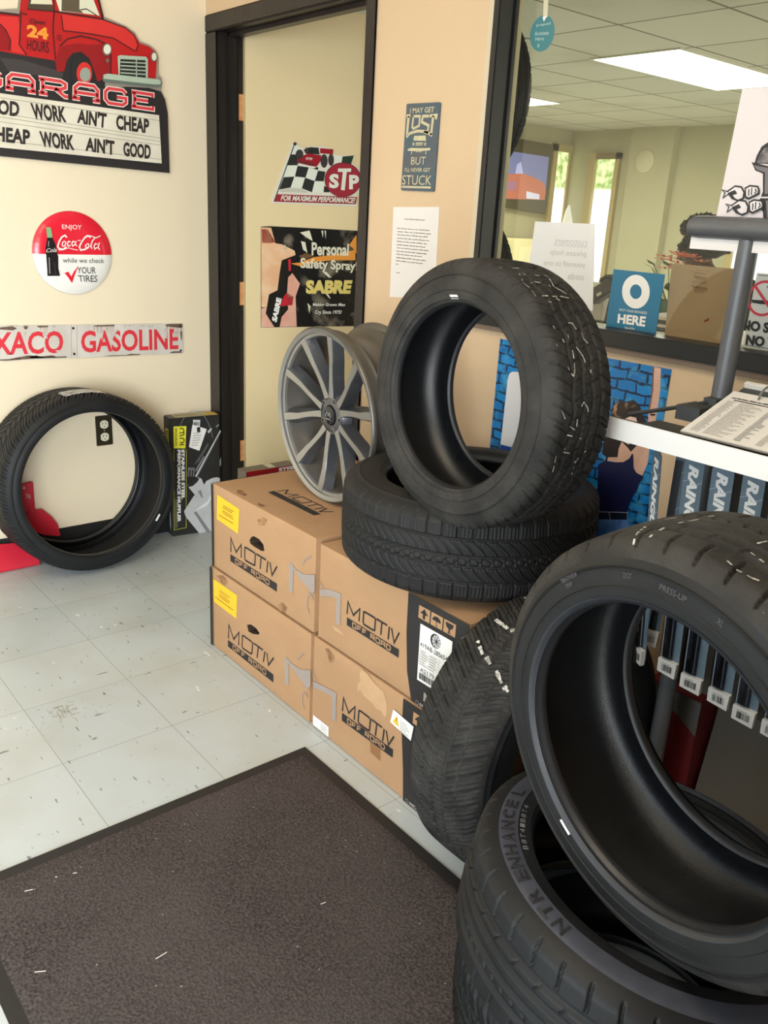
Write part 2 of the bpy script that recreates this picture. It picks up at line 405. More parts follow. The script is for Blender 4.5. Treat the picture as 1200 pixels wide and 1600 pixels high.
    def build(s, name, parent=None): return s.mb.build(name, parent, recalc=False)
fnL = lambda x0: (lambda u, v, w: (x0 + w, u, v))          # prints on the left wall, facing +x
fnB = lambda y0: (lambda u, v, w: (u, y0 - w, v))          # prints facing -y
fnT = lambda z0: (lambda u, v, w: (u, v, z0 + w))          # prints facing up
def struct(name, mb, parent=None, **k):
    o = mb.build(name, parent, **k)
    if parent is None: o['kind'] = 'structure'
    return o

# ------------------------------------------------------------------ the room
H = 2.66
mb = MB(); mb.box((-3.4, -4.0, -0.1), (4.7, 6.35, 0), M_FLOOR); struct('floor', mb)
mb = MB(); mb.box((-0.1, -4.0, 0), (0, 0.12, H), M_WALL); struct('wall_left', mb)
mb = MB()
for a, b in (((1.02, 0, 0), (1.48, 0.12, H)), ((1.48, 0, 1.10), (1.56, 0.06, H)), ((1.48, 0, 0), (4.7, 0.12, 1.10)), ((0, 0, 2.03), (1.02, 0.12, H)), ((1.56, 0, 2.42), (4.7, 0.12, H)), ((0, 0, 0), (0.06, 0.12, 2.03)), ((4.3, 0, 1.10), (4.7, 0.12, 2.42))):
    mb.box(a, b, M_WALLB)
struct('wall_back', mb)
mb = MB()
for a, b in (((-0.1, -4.1, 0), (4.7, -4.0, 0.12)), ((-0.1, -4.1, 2.2), (4.7, -4.0, H)), ((-0.1, -4.1, 0.12), (0.2, -4.0, 2.2)), ((4.3, -4.1, 0.12), (4.7, -4.0, 2.2))):
    mb.box(a, b, M_WALL)
struct('wall_front', mb)
mb = MB()
for x in (0.2, 1.55, 2.9, 4.24): mb.box((x, -4.08, 0.12), (x + 0.06, -4.02, 2.2), M_FRAME)
mb.box((0.2, -4.08, 0.12), (4.3, -4.02, 0.2), M_FRAME); mb.box((0.2, -4.08, 2.12), (4.3, -4.02, 2.2), M_FRAME)
struct('window_2', mb)
mb = MB()
for a, b in (((4.7, -4.1, 0), (4.8, 0.12, 0.2)), ((4.7, -4.1, 1.9), (4.8, 0.12, H)), ((4.7, -4.1, 0.2), (4.8, -3.7, 1.9)), ((4.7, -1.8, 0.2), (4.8, 0.12, 1.9))):
    mb.box(a, b, M_WALL)
struct('wall_right', mb)
mb = MB(); mb.box((3.42, -1.75, 0), (3.50, 0.0, H), mat('light_block_paint', rgb(120, 104, 84), 0.8)); struct('light_block_wall', mb)  # added unseen wall that keeps side daylight off the right tire pile
mb = MB(); mb.box((-0.1, -4.1, H), (4.8, 0.12, H + 0.1), M_CEILW); struct('ceiling', mb)
mb = MB(); mb.box((0, -3.98, 0), (0.012, -0.002, 0.105), M_BASE); struct('baseboard_left', mb, bevel=0.003)
mb = MB(); mb.box((1.05, -0.012, 0), (4.7, 0, 0.10), M_BASE); struct('baseboard_back', mb, bevel=0.003)

# door frame, door leaf standing open into the next room
df = MB()
df.box((0.002, -0.008, 0), (0.090, 0.0, 2.0), M_TRIM); df.box((1.006, -0.008, 0), (1.057, 0.0, 2.0), M_TRIM); df.box((0.002, -0.008, 2.0), (1.057, 0.0, 2.06), M_TRIM)
fr = struct('trim_1', df, bevel=0.004)
j = MB(); j.box((0.06, 0, 0), (0.085, 0.125, 2.0), M_TRIM); j.box((0.085, 0.045, 0), (0.097, 0.085, 2.0), M_TRIM)
j.box((1.005, 0, 0), (1.02, 0.125, 2.0), M_TRIM); j.box((0.06, 0, 2.0), (1.01, 0.125, 2.03), M_TRIM); j.box((0.085, 0.045, 1.985), (0.995, 0.085, 2.0), M_TRIM)
j.build('jamb', fr, bevel=0.002)
for z in (1.70, 0.985, 0.30):
    h = MB(); h.box((0.0845, 0.092, z), (0.0868, 0.119, z + 0.095), M_RAWWOOD); h.build('hinge_mortise', fr, bevel=0.001)
Mleaf = frame_matrix((0.13, 0.13, 0), (math.cos(math.radians(74)), math.sin(math.radians(74)), 0), (0, 0, 1), (math.sin(math.radians(74)), -math.cos(math.radians(74)), 0))
fnD = lambda u, v, w: tuple(Mleaf @ Vector((u, v, w)))
dl = MB(); dl.box((-0.03, 0.012, -0.04), (0.84, 2.13, 0), M_DOOR, Mleaf)
struct('door_1', dl, bevel=0.002)

# window to the office: frame bars and the glass pane
wf = MB()
wf.box((1.558, -0.022, 1.10), (1.582, 0.050, 2.44), M_FRAME); wf.box((1.582, 0.030, 1.10), (1.588, 0.046, 2.44), M_FRAME)
wf.box((1.558, -0.022, 1.10), (4.33, 0.050, 1.14), M_FRAME); wf.box((1.558, -0.022, 2.40), (4.33, 0.11, 2.44), M_FRAME); wf.box((4.28, -0.022, 1.10), (4.33, 0.11, 2.44), M_FRAME)
win = struct('window_1', wf, bevel=0.003)
g = MB(); g.box((1.575, 0.048, 1.12), (4.3, 0.049, 2.42), M_GLASS); g.build('pane', win)
g = MB(); g.box((1.560, 0.052, 1.14), (1.580, 0.068, 2.4), flat('gasket_beige', 196, 188, 160)); g.box((1.560, 0.052, 1.10), (4.3, 0.12, 1.136), flat('gasket_beige', 196, 188, 160)); g.build('inner_stop', win)
t2 = MB(); t2.box((1.528, -0.006, 1.10), (1.558, 0.0, 2.46), flat('trim_grey_beige', 206, 192, 166)); struct('trim_2', t2)
t3 = MB(); t3.box((1.55, -0.014, 1.086), (4.34, 0.0, 1.10), flat('sill_brown', 120, 102, 88)); struct('trim_3', t3)

# electrical outlet on the left wall
o = empty('electrical_outlet', Vector((0, -0.492, 0.49)), 'black wall outlet plate with ivory sockets, seen through leaning tire', 'outlet')
p = MB(); p.box((0.0, -0.034, -0.062), (0.006, 0.034, 0.062), mat('brown_plate', rgb(48, 40, 24), 0.4)); p.build('cover_plate', o, bevel=0.002)
for dz in (0.026, -0.026):
    s_ = MB(); iv = flat('ivory', 232, 224, 196, 0.4)
    s_.prism([(0.0165 * max(-1, min(1, 1.15 * math.cos(a))), dz + 0.0175 * math.sin(a)) for a in [2 * PI * k / 24 for k in range(24)]], 0.005, 0.0085, iv, fnL(0.0))
    s_.box((0.008, -0.008, dz), (0.0088, -0.0055, dz + 0.009), M_BLACK); s_.box((0.008, 0.0055, dz), (0.0088, 0.008, dz + 0.008), M_BLACK); s_.box((0.008, -0.002, dz - 0.011), (0.0088, 0.002, dz - 0.007), M_BLACK)
    s_.build('socket', o)
s_ = MB(); s_.prism([(0.003 * math.cos(a), 0.003 * math.sin(a)) for a in [2 * PI * k / 10 for k in range(10)]], 0.006, 0.0075, flat('screw_steel', 150, 148, 140, 0.3), fnL(0.0)); s_.build('screw', o)

# ------------------------------------------------------------------ signs on the left wall
def plate(name, poly, w0, w1, m, fn, parent=None, bevel=0.0):
    b = MB(); b.prism(poly, w0, w1, m, fn); return b.build(name, parent, bevel=bevel)
# drawing grids of the printed faces, mapped onto the plane each face lies in
def grid(h):
    def f(pts):
        r = []
        for x, y in pts:
            w = h[6] * x + h[7] * y + 1.0
            r.append(((h[0] * x + h[1] * y + h[2]) / w, (h[3] * x + h[4] * y + h[5]) / w))
        return r
    return f
PXS = grid((0.000548443,-7.69699e-06,-0.764836,-0.000104283,-0.000521806,1.97828,-9.42588e-05,-4.24716e-05)); PXT = grid((0.000357187,-4.95083e-06,-0.757651,-6.7994e-05,-0.000339759,1.36521,-6.144e-05,-2.76839e-05)); PXX = grid((0.00064624,-9.29338e-06,-0.855212,-0.0001226,-0.000615145,0.967919,-0.000110881,-4.99612e-05)); PXD = grid((0.000431286,4.86986e-07,-0.0138238,-4.19915e-05,-0.000449187,1.67327,-4.63496e-05,-3.76392e-05)); PXP = grid((0.000445367,5.02885e-07,-0.0138527,-4.33625e-05,-0.000463852,1.33826,-4.78628e-05,-3.88681e-05)); PXQ = grid((0.000448514,-6.68205e-06,1.10254,0.000140109,-0.000233454,1.73341,9.36887e-05,-2.0689e-05)); PXN = grid((0.000437405,-6.51655e-06,1.1277,0.000136639,-0.000227672,1.42516,9.13682e-05,-2.01765e-05))
# truck-shaped garage sign
TS = empty('garage_sign', Vector((0, -0.5, 1.5)), 'red pickup truck garage sign with black letter board, top of left wall', 'sign')
def child_fn(root, fn):
    inv = root.matrix_world.inverted()
    return lambda u, v, w: tuple(inv @ Vector(fn(u, v, w)))
SC.view_layers[0].update()
fTS = child_fn(TS, fnL(0.0))
sil = [(-0.1761,1.4872),(-0.1765,1.6996),(-0.1859,1.7477),(-0.2020,1.7730),(-0.1985,1.8201),(-0.2120,1.8285),(-0.2091,1.8889),(-0.2196,1.9097),(-0.2437,1.9234),(-0.2806,1.9302),(-0.2995,1.9563),(-0.3333,1.9716),(-0.4098,1.9876),(-0.4282,2.0409),(-0.4551,2.0885),(-0.4776,2.1135),(-0.6692,2.0946),(-0.6856,2.0700),(-0.7052,1.9645),(-0.7673,1.9511),(-0.9591,1.9281),(-0.9799,1.8578),(-1.0150,1.5025)]
plate('sign_plate', sil, 0.002, 0.016, flat('sign_edge', 150, 142, 128), fTS, TS)
A = Art(fTS, 0.0164)
A.poly([(-0.1774,1.4882),(-0.1778,1.6985),(-0.1871,1.7466),(-0.2032,1.7729),(-0.2508,1.7793),(-0.3386,1.7727),(-0.4797,1.7459),(-0.5907,1.8264),(-0.7783,1.8318),(-0.9728,1.8038),(-1.0126,1.5040)], flat('sign_black', 38, 33, 33))
A.poly([(-0.7806,1.8069),(-0.7077,1.8103),(-0.5931,1.7934),(-0.5467,1.7854),(-0.5844,1.7711),(-0.7553,1.7676)], flat('sign_charcoal', 60, 54, 54))
A.poly([(-0.5706,1.7823),(-0.5565,1.8334),(-0.5311,1.8603),(-0.5014,1.8693),(-0.4678,1.8504),(-0.4514,1.8073),(-0.4446,1.7840),(-0.4192,1.7945),(-0.4213,1.7568),(-0.5737,1.7384)], M_BLACK)
TR = flat('truck_red', 188, 26, 30, 0.4); TR2 = flat('truck_red_light', 214, 48, 46, 0.4); TR3 = flat('truck_red_deep', 150, 18, 26, 0.4); LN = flat('truck_line', 58, 14, 18)
A.poly([(-0.9654,1.9104),(-0.7683,1.9409),(-0.7060,1.9446),(-0.7020,1.9629),(-0.6811,2.0665),(-0.6673,2.0885),(-0.4805,2.1085),(-0.4585,2.0847),(-0.4322,2.0380),(-0.4168,1.9790),(-0.3335,1.9668),(-0.3015,1.9497),(-0.2798,1.9230),(-0.2440,1.9175),(-0.2221,1.9044),(-0.2160,1.8780),(-0.2226,1.8145),(-0.4221,1.7917),(-0.4478,1.7764),(-0.4569,1.8065),(-0.4734,1.8473),(-0.5017,1.8645),(-0.5314,1.8556),(-0.5540,1.8314),(-0.5661,1.7932),(-0.5909,1.7891),(-0.5950,1.8235),(-0.6966,1.8245),(-0.8023,1.8283),(-0.9754,1.8204)], TR)
A.poly([(-0.5648,1.9700),(-0.4168,1.9781),(-0.3347,1.9652),(-0.3016,1.9478),(-0.2887,1.9168),(-0.3011,1.8956),(-0.3814,1.9247),(-0.4685,1.9256),(-0.5607,1.9207)], TR2)
A.poly([(-0.5909,1.7891),(-0.5933,1.8260),(-0.5772,1.8699),(-0.5494,1.8971),(-0.5011,1.9136),(-0.4425,1.9108),(-0.4049,1.8998),(-0.3931,1.8632),(-0.3983,1.7996),(-0.4478,1.7764),(-0.4569,1.8065),(-0.4734,1.8473),(-0.5017,1.8645),(-0.5314,1.8556),(-0.5540,1.8314),(-0.5661,1.7932)], TR3)
A.poly([(-0.5775,1.8653),(-0.5469,1.8952),(-0.5014,1.9099),(-0.4480,1.9086),(-0.4213,1.9012),(-0.4707,1.8901),(-0.5134,1.8886),(-0.5507,1.8784)], TR)
A.poly([(-0.9692,1.8763),(-0.7713,1.9078),(-0.7537,1.8930),(-0.7419,1.8638),(-0.7486,1.8316),(-0.7783,1.8318),(-0.9754,1.8204)], TR3)
A.poly([(-0.9661,1.9041),(-0.7113,1.9385),(-0.7041,1.9096),(-0.7137,1.8545),(-0.6914,1.8284),(-0.7400,1.8305),(-0.7391,1.8686),(-0.7535,1.8952),(-0.7711,1.9100),(-0.9687,1.8806)], TR2)
A.poly([(-0.6770,1.9715),(-0.6559,2.0496),(-0.5987,2.0578),(-0.5908,1.9761),(-0.6624,1.9704)], flat('truck_window_dark', 74, 62, 46))
A.poly([(-0.6662,1.9843),(-0.6596,2.0052),(-0.5946,2.0121),(-0.5924,1.9946)], flat('truck_window_cream', 222, 216, 186))
A.poly([(-0.5693,1.9783),(-0.5809,2.0145),(-0.5789,2.0681),(-0.4741,2.0873),(-0.4575,2.0586),(-0.4282,1.9879),(-0.4859,1.9853)], flat('truck_windshield', 222, 222, 196))
A.poly([(-0.5631,1.9798),(-0.5533,2.0727),(-0.4925,2.0839),(-0.4999,1.9967),(-0.4858,1.9862)], flat('truck_cabin_brown', 94, 82, 62))
for st, wd in (([(140,70),(135,200),(130,300),(180,370)],5),([(360,-100),(362,90),(355,200),(372,400)],5),([(180,60),(355,75)],4),([(360,75),(690,128)],6),([(660,-5),(690,128)],9),([(410,100),(425,205),(600,225),(760,255),(905,342)],4),([(690,130),(840,185),(900,235),(925,300),(912,345)],4),([(400,310),(450,262),(540,240),(650,265),(720,300),(745,380),(742,510)],5),([(0,160),(40,200),(70,270),(62,340)],4),([(0,85),(130,100)],8),([(380,236),(415,240)],3),([(380,250),(415,254)],3),([(380,264),(415,268)],3),([(150,90),(185,98)],5),([(540,65),(580,60),(620,85),(650,105)],4)):
    A.stroke(PXS(st), wd * 0.00085, LN, up=False)
A.up()
A.text('Open', [(-0.6732,1.9402),(-0.6215,1.9428),(-0.6210,1.9235),(-0.6738,1.9210)], LN, 0.02, 0.25)
A.text('24', [(-0.6837,1.9208),(-0.6132,1.9202),(-0.6145,1.8837),(-0.6868,1.8832)], flat('truck_orange', 250, 150, 52), 0.05)
A.text('HOURS', [(-0.6860,1.8757),(-0.6145,1.8773),(-0.6160,1.8432),(-0.6901,1.8435)], LN, 0.01)
A.poly([(-0.5381,1.7580),(-0.5441,1.7857),(-0.5402,1.8192),(-0.5213,1.8491),(-0.4944,1.8547),(-0.4688,1.8336),(-0.4614,1.7964),(-0.4668,1.7619)], M_BLACK)
def ellpx(c, rx, ry, m):
    A.poly(PXS([(c[0] + rx * math.cos(2 * PI * k / 24), c[1] + ry * math.sin(2 * PI * k / 24)) for k in range(24)]), m)
ellpx((564, 492), 52, 76, TR2); ellpx((570, 500), 36, 48, flat('hub_grey', 150, 160, 148, 0.3))
ellpx((715, 332), 32, 42, flat('lamp_rim', 110, 96, 84)); ellpx((717, 330), 24, 33, flat('lamp_cream', 226, 222, 204)); ellpx((1029, 380), 22, 34, flat('lamp_rim', 110, 96, 84)); ellpx((1031, 380), 16, 26, flat('lamp_cream', 226, 222, 204)); ellpx((718, 406), 12, 14, flat('lamp_rim', 110, 96, 84))
GR = flat('grille_green', 174, 190, 170, 0.35)
A.poly([(-0.3706,1.8673),(-0.3619,1.8724),(-0.2613,1.8816),(-0.2539,1.8752),(-0.2566,1.8102),(-0.3700,1.8042)], GR)
A.poly([(-0.3603,1.8600),(-0.2635,1.8695),(-0.2648,1.8117),(-0.3653,1.8078)], M_BLACK)
for k in range(4): A.stroke(PXS([(806, 416 + 24 * k), (972, 424 + 25 * k)]), 0.0042, GR, up=False)
A.stroke(PXS([(910, 400), (912, 515)]), 0.004, GR)
A.poly([(-0.4271,1.8008),(-0.4101,1.8068),(-0.2137,1.8132),(-0.2008,1.8057),(-0.2038,1.7891),(-0.2268,1.7837),(-0.4285,1.7773),(-0.4323,1.7880)], flat('bumper_dark', 96, 110, 100))
A.poly([(-0.4271,1.8008),(-0.4102,1.8059),(-0.2138,1.8121),(-0.2044,1.8062),(-0.2084,1.7956),(-0.2325,1.7927),(-0.4268,1.7873)], GR)
# GARAGE in wide slab letters, red over white
GL = {'A': [[(0.05, 0), (0.05, 0.72), (0.2, 1), (0.8, 1), (0.95, 0.72), (0.95, 0)], [(0.05, 0.42), (0.95, 0.42)], [(-0.05, 0), (0.25, 0)], [(0.75, 0), (1.05, 0)]],
      'R': [[(0.1, 0), (0.1, 1)], [(-0.03, 1), (0.75, 1), (0.92, 0.85), (0.92, 0.6), (0.75, 0.45), (0.1, 0.45)], [(0.55, 0.45), (0.9, 0), (1.02, 0)], [(-0.03, 0), (0.28, 0)]],
      'G': [[(0.95, 0.78), (0.8, 1), (0.2, 1), (0.05, 0.75), (0.05, 0.25), (0.2, 0), (0.8, 0), (0.95, 0.2), (0.95, 0.48), (0.55, 0.48)]],
      'E': [[(0.95, 0.8), (0.95, 1), (0, 1)], [(0.12, 1), (0.12, 0)], [(0, 0), (0.97, 0), (0.97, 0.22)], [(0.12, 0.52), (0.75, 0.52)]]}
xs = [(-170, 10), (42, 228), (262, 450), (490, 660), (695, 848), (878, 1025)]
for wd, m in ((0.0165, flat('sign_cream', 236, 226, 214)), (0.0105, flat('garage_red', 214, 60, 68))):
    for ch, (x0, x1) in zip('GARAGE', xs):
        q = PXS([(x0, 492 + 0.146 * (x0 - 40)), (x1, 492 + 0.146 * (x1 - 40)), (x1, 590 + 0.146 * (x1 - 40)), (x0, 590 + 0.146 * (x0 - 40))])
        A.strokes(GL[ch], wd, m, q)
        A.w -= A.dw
    A.up()
A.poly([(-0.9665,1.6998),(-0.2172,1.6892),(-0.2125,1.5196),(-0.9850,1.5291)], mat('letter_board', rgb(228, 222, 204), 0.6, var=0.6, vscale=9, col2=rgb(206, 198, 180)))
for a, b, c, d in ((-380,600,1064,808),(-380,700,1068,925),(-380,725,1069,948),(-380,760,1070,972),(-380,895,1079,1068)):
    A.stroke(PXS([(a, b), (c, d)]), 0.0016, flat('board_groove', 142, 132, 116), up=False)
A.up()
BK = flat('board_letter', 40, 32, 28)
for s_, q in (('GOOD', [(-165,650),(128,682),(125,785),(-165,745)]), ('WORK', [(198,688),(435,715),(443,822),(220,800)]), ("AIN'T", [(515,728),(712,757),(705,860),(512,822)]), ('CHEAP', [(772,768),(995,798),(992,895),(775,868)]),
              ('CHEAP', [(-110,835),(198,870),(198,972),(-110,938)]), ('WORK', [(257,876),(490,905),(495,1008),(275,985)]), ("AIN'T", [(570,915),(762,940),(762,1040),(567,1010)]), ('GOOD', [(820,950),(1005,970),(1003,1068),(822,1045)])):
    A.text(s_, PXS(q), BK, 0.04)
A.build('painted_face', TS)

# round button sign
CC = empty('round_button_sign', Vector((0, -0.573, 1.181)), 'round red and white cola button sign with bottle and tire slogan', 'sign')
SC.view_layers[0].update()
r0, N, zs = 0.1495, 26, -0.0035
dome = lambda u, v: 0.006 + 0.016 * (1 - min(1.0, (u * u + v * v) / (r0 * r0)) ** 3)
rows = sorted(set([-r0 * math.cos(PI * k / N) for k in range(N + 1)] + [zs]))
cb = MB(); CR = flat('button_red', 226, 34, 56, 0.22); CWH = flat('button_white', 240, 238, 232, 0.22)
for i in range(len(rows) - 1):
    va, vb = rows[i], rows[i + 1]; a = math.sqrt(max(0, r0 * r0 - va * va)); b = math.sqrt(max(0, r0 * r0 - vb * vb))
    top = []; bot = []
    for k in range(25):
        t = math.sin(PI / 2 * (-1 + k / 12)); bot.append((dome(a * t, va), a * t, va)); top.append((dome(b * t, vb), b * t, vb))
    cb.add(bot + top, [(k, k + 1, 26 + k, 25 + k) for k in range(24)], CR if va >= zs - 1e-6 else CWH)
me_o = cb.build('domed_face', CC, smooth=True, recalc=False)
rm = MB(); rm.revolve([(r0, 0.0), (r0 + 0.0012, 0.003), (r0, 0.0065), (r0 - 0.004, 0.0)], flat('button_rim', 196, 186, 170, 0.35), 48, False, lambda x, y, z: (z, x, y)); rm.build('rim', CC, smooth=True)
fC0 = child_fn(CC, fnL(0.0)); fC = lambda u, v, w: (fC0(u, v, 0)[0] + dome(*fC0(u, v, 0)[1:]) + w, fC0(u, v, 0)[1], fC0(u, v, 0)[2])
A = Art(fC, 0.0008, 0.0003)
GT = flat('button_text', 70, 72, 72)
A.text('ENJOY', [(-0.6122,1.2827),(-0.5393,1.2829),(-0.5413,1.2621),(-0.6126,1.2625)], M_WHITE, 0.0)
for k, (l, w) in enumerate([([(527,432),(507,408),(472,425),(442,475),(426,532),(445,566),(490,562),(522,535)],16),([(496,472),(478,490),(476,520),(492,530),(512,510),(514,482),(496,472)],11),([(568,482),(548,472),(532,498),(540,527),(568,518)],11),([(618,480),(594,474),(580,500),(590,526),(612,510)],11),([(628,470),(618,510),(640,524)],11),([(648,466),(676,462)],9),
      ([(790,432),(762,412),(726,430),(690,480),(664,535),(680,571),(730,562),(768,532)],16),([(742,410),(800,416),(850,436),(906,412)],10),([(752,500),(732,520),(736,548),(756,552),(772,530),(768,504),(752,500)],11),([(838,436),(808,470),(790,530),(806,556)],12),([(866,506),(842,500),(826,528),(836,560),(860,540)],11),([(888,486),(872,545),(892,566)],12),([(442,548),(500,562),(545,546),(600,562),(650,572)],7)]):
    A.stroke(PXT(l), w * 0.000338, M_WHITE, up=False)
A.up()
A.text('while we check', [(-0.6189,1.1655),(-0.4595,1.1650),(-0.4612,1.1473),(-0.6195,1.1484)], GT, 0.005)
A.text('YOUR', [(-0.5670,1.1328),(-0.4957,1.1331),(-0.4962,1.1081),(-0.5685,1.1101)], GT, 0.01)
A.text('TIRES', [(-0.5673,1.1028),(-0.4894,1.1021),(-0.4909,1.0769),(-0.5629,1.0796)], GT, 0.01)
A.poly([(-0.6224,1.1081),(-0.6022,1.1160),(-0.5916,1.0982),(-0.5818,1.1153),(-0.5615,1.1384),(-0.5761,1.1088),(-0.5898,1.0742),(-0.6036,1.0956),(-0.6145,1.1094)], CR)
A.poly([(-0.6694,1.2708),(-0.6541,1.2713),(-0.6517,1.2509),(-0.6509,1.2352),(-0.6420,1.2132),(-0.6398,1.1893),(-0.6353,1.1702),(-0.6377,1.1282),(-0.6330,1.1006),(-0.6776,1.0997),(-0.6777,1.1248),(-0.6782,1.1696),(-0.6795,1.1950),(-0.6700,1.2331),(-0.6699,1.2520)], flat('bottle_glass', 34, 30, 32, 0.2))
A.poly([(-0.6694,1.2708),(-0.6541,1.2713),(-0.6517,1.2509),(-0.6515,1.2361),(-0.6692,1.2351),(-0.6699,1.2520)], flat('bottle_green', 130, 176, 124, 0.25))
A.text('Cola', [(-0.6760,1.1976),(-0.6390,1.2005),(-0.6401,1.1861),(-0.6771,1.1837)], M_WHITE, 0.0, 0.3)
A.stroke(PXT([(330,650),(340,830)]), 0.0035, flat('bottle_glint', 150, 146, 142, 0.2), up=False); A.stroke(PXT([(325,470),(322,530)]), 0.003, flat('bottle_glint', 150, 146, 142, 0.2), up=False); A.stroke(PXT([(385,700),(400,830)]), 0.003, flat('bottle_shade', 66, 60, 60, 0.2))
A.build('printed_design', CC)

# weathered gasoline board
TX = empty('gasoline_sign_board', Vector((0, -0.6, 0.85)), 'long weathered white metal gasoline board with red letters, above leaning tire', 'sign')
SC.view_layers[0].update(); fX = child_fn(TX, fnL(0.0))
plate('board', [(-1.0815,0.9295),(-0.1346,0.9075),(-0.1344,0.7841),(-1.0960,0.7993)], 0.001, 0.007, mat('weathered_enamel', rgb(216, 210, 202), 0.5, var=0.6, vscale=11, col2=rgb(190, 180, 168), stretch=(1, 1, 0.4)), fX, TX)
A = Art(fX, 0.0074)
RST = mat('rust', rgb(116, 92, 74), 0.8, var=0.8, vscale=60, col2=rgb(74, 56, 46)); RS2 = flat('rust_stain', 176, 160, 144)
rr = random.Random(5)
for x0, x1, L in ((585,720,58),(240,300,70),(150,175,60),(1040,1140,70),(330,345,30),(880,960,22),(60,110,25),(780,830,18)):
    x = x0
    while x < x1:
        d = rr.uniform(0.3, 1) * L; w = rr.uniform(5, 16); A.poly(PXX([(x, 74), (x + w, 73), (x + w * 0.75, 74 + d * 0.6), (x + w * 0.5, 74 + d), (x + w * 0.25, 74 + d * 0.6)]), RS2); A.w -= A.dw; x += w * 1.5
A.up()
for q in ([(-100,98),(75,80),(110,92),(85,106),(0,100)], [(590,74),(722,70),(716,80),(600,82)], [(230,78),(305,77),(300,86),(245,88)], [(148,80),(178,79),(170,100),(155,98)], [(1035,72),(1050,66),(1143,64),(1142,90),(1090,86),(1040,80)], [(1128,115),(1142,110),(1140,170),(1134,160)], [(1060,248),(1080,238),(1120,236),(1146,246)], [(645,268),(700,262),(790,260),(820,252),(880,254),(876,260),(700,268)], [(-80,292),(60,285),(180,262),(300,272),(420,268),(418,276),(200,284),(40,296)], [(180,272),(230,262),(250,270),(330,262),(360,272),(200,280)]):
    A.poly(PXX(q), RST); A.w -= A.dw
A.up()
TXR = flat('gasoline_red', 218, 50, 62, 0.5)
A.text('TEXACO', [(-0.9832,0.9034),(-0.6302,0.8971),(-0.6363,0.8125),(-0.9918,0.8200)], TXR, 0.025)
A.text('GASOLINE', [(-0.5627,0.8944),(-0.1548,0.8872),(-0.1559,0.8014),(-0.5669,0.8098)], TXR, 0.025)
for q in ([(1028,95),(1048,94),(1046,160),(1032,150)], [(1090,95),(1118,94),(1116,150),(1098,140),(1086,155)], [(268,112),(290,118),(300,160),(270,140)], [(150,120),(170,118),(158,150)], [(610,110),(652,110),(640,170),(628,140)], [(690,104),(745,102),(720,130),(700,180)], [(345,232),(380,228),(372,245)]):
    A.poly(PXX(q), mat('enamel_chip', rgb(212, 204, 196), 0.6, var=0.7, vscale=70, col2=rgb(168, 152, 138))); A.w -= A.dw
A.up()
A.stroke(PXX([(447,74),(449,276)]), 0.0012, flat('seam_grey', 150, 140, 130), up=False); A.stroke(PXX([(482,73),(484,274)]), 0.0012, flat('seam_grey', 150, 140, 130))
A.build('painted_letters', TX)
for q in ((460,92),(466,253),(1132,232),(1128,80)):
    (u, v), = PXX([q]); s_ = MB(); s_.prism([(u + 0.0048 * math.cos(2 * PI * k / 12), v + 0.0048 * math.sin(2 * PI * k / 12)) for k in range(12)], 0.007, 0.0095, flat('bolt_dark', 44, 38, 34, 0.4), fX); s_.build('bolt', TX)

# ------------------------------------------------------------------ signs on the open door leaf
ST = empty('racing_flag_sign', Mleaf @ Vector((0.25, 1.5, 0)), 'die-cut chequered flag sign with red race car and oval, upper on open door', 'sign')
SC.view_layers[0].update(); fS = child_fn(ST, fnD)
plate('sign_plate', [(0.1582,1.6281),(0.1648,1.6366),(0.1738,1.6373),(0.1830,1.6268),(0.2082,1.6159),(0.2354,1.6240),(0.2790,1.6293),(0.3374,1.6223),(0.3404,1.6034),(0.3759,1.5990),(0.4303,1.6070),(0.4221,1.5762),(0.4542,1.5555),(0.4729,1.5190),(0.4676,1.4764),(0.4493,1.4490),(0.4537,1.4040),(0.0777,1.3992),(0.0732,1.4043)], 0.001, 0.006, flat('sign_white', 222, 218, 204, 0.4), fS, ST)
A = Art(fS, 0.0064)
FB = flat('flag_black', 40, 44, 42, 0.35); FW = flat('flag_white', 222, 226, 212, 0.35)
for q, m in (([(400,180),(445,170),(440,245),(385,245)],FW),([(385,248),(470,250),(450,350),(345,350)],FB),([(340,355),(445,355),(420,455),(318,460)],FW),([(445,355),(550,370),(520,465),(420,455)],FB),([(550,370),(640,395),(606,497),(520,465)],FW),([(636,400),(705,410),(690,500),(606,497)],FB),([(316,462),(415,456),(380,558),(272,578)],FB),([(415,456),(515,466),(485,566),(380,558)],FW),([(515,466),(606,498),(580,603),(485,566)],FB),([(606,500),(695,502),(686,600),(580,603)],FW),([(695,540),(750,580),(740,604),(688,602)],FB),([(780,262),(866,268),(856,328),(775,325)],FW),([(866,268),(972,258),(944,348),(856,328)],flat('flag_green', 38, 56, 44, 0.35)),([(560,350),(640,370),(636,396),(550,370)],FB),([(268,600),(290,580),(400,562),(485,570),(550,607)],flat('flag_grey', 190, 190, 174))):
    A.poly(PXD(q), m); A.w -= A.dw
A.up()
A.stroke(PXD([(412,165),(225,690)]), 0.004, FB); A.poly(PXD([(420 + 17 * math.cos(k), 150 + 17 * math.sin(k)) for k in [0, .8, 1.6, 2.4, 3.2, 4, 4.8, 5.6]]), flat('pole_knob', 60, 44, 30))
CRD = flat('car_maroon', 152, 26, 40, 0.35)
for q, m in (([(655,190),(780,200),(776,248),(655,238)],CRD),([(500,205),(560,180),(640,185),(650,250),(520,240)],FB),([(440,290),(540,238),(610,250),(665,255),(660,310),(625,362),(590,362),(440,325)],CRD),([(450,300),(600,335),(596,352),(445,322)],flat('car_shadow', 90, 18, 26)),([(440,338),(620,365),(600,380),(450,350)],FW)):
    A.poly(PXD(q), m)
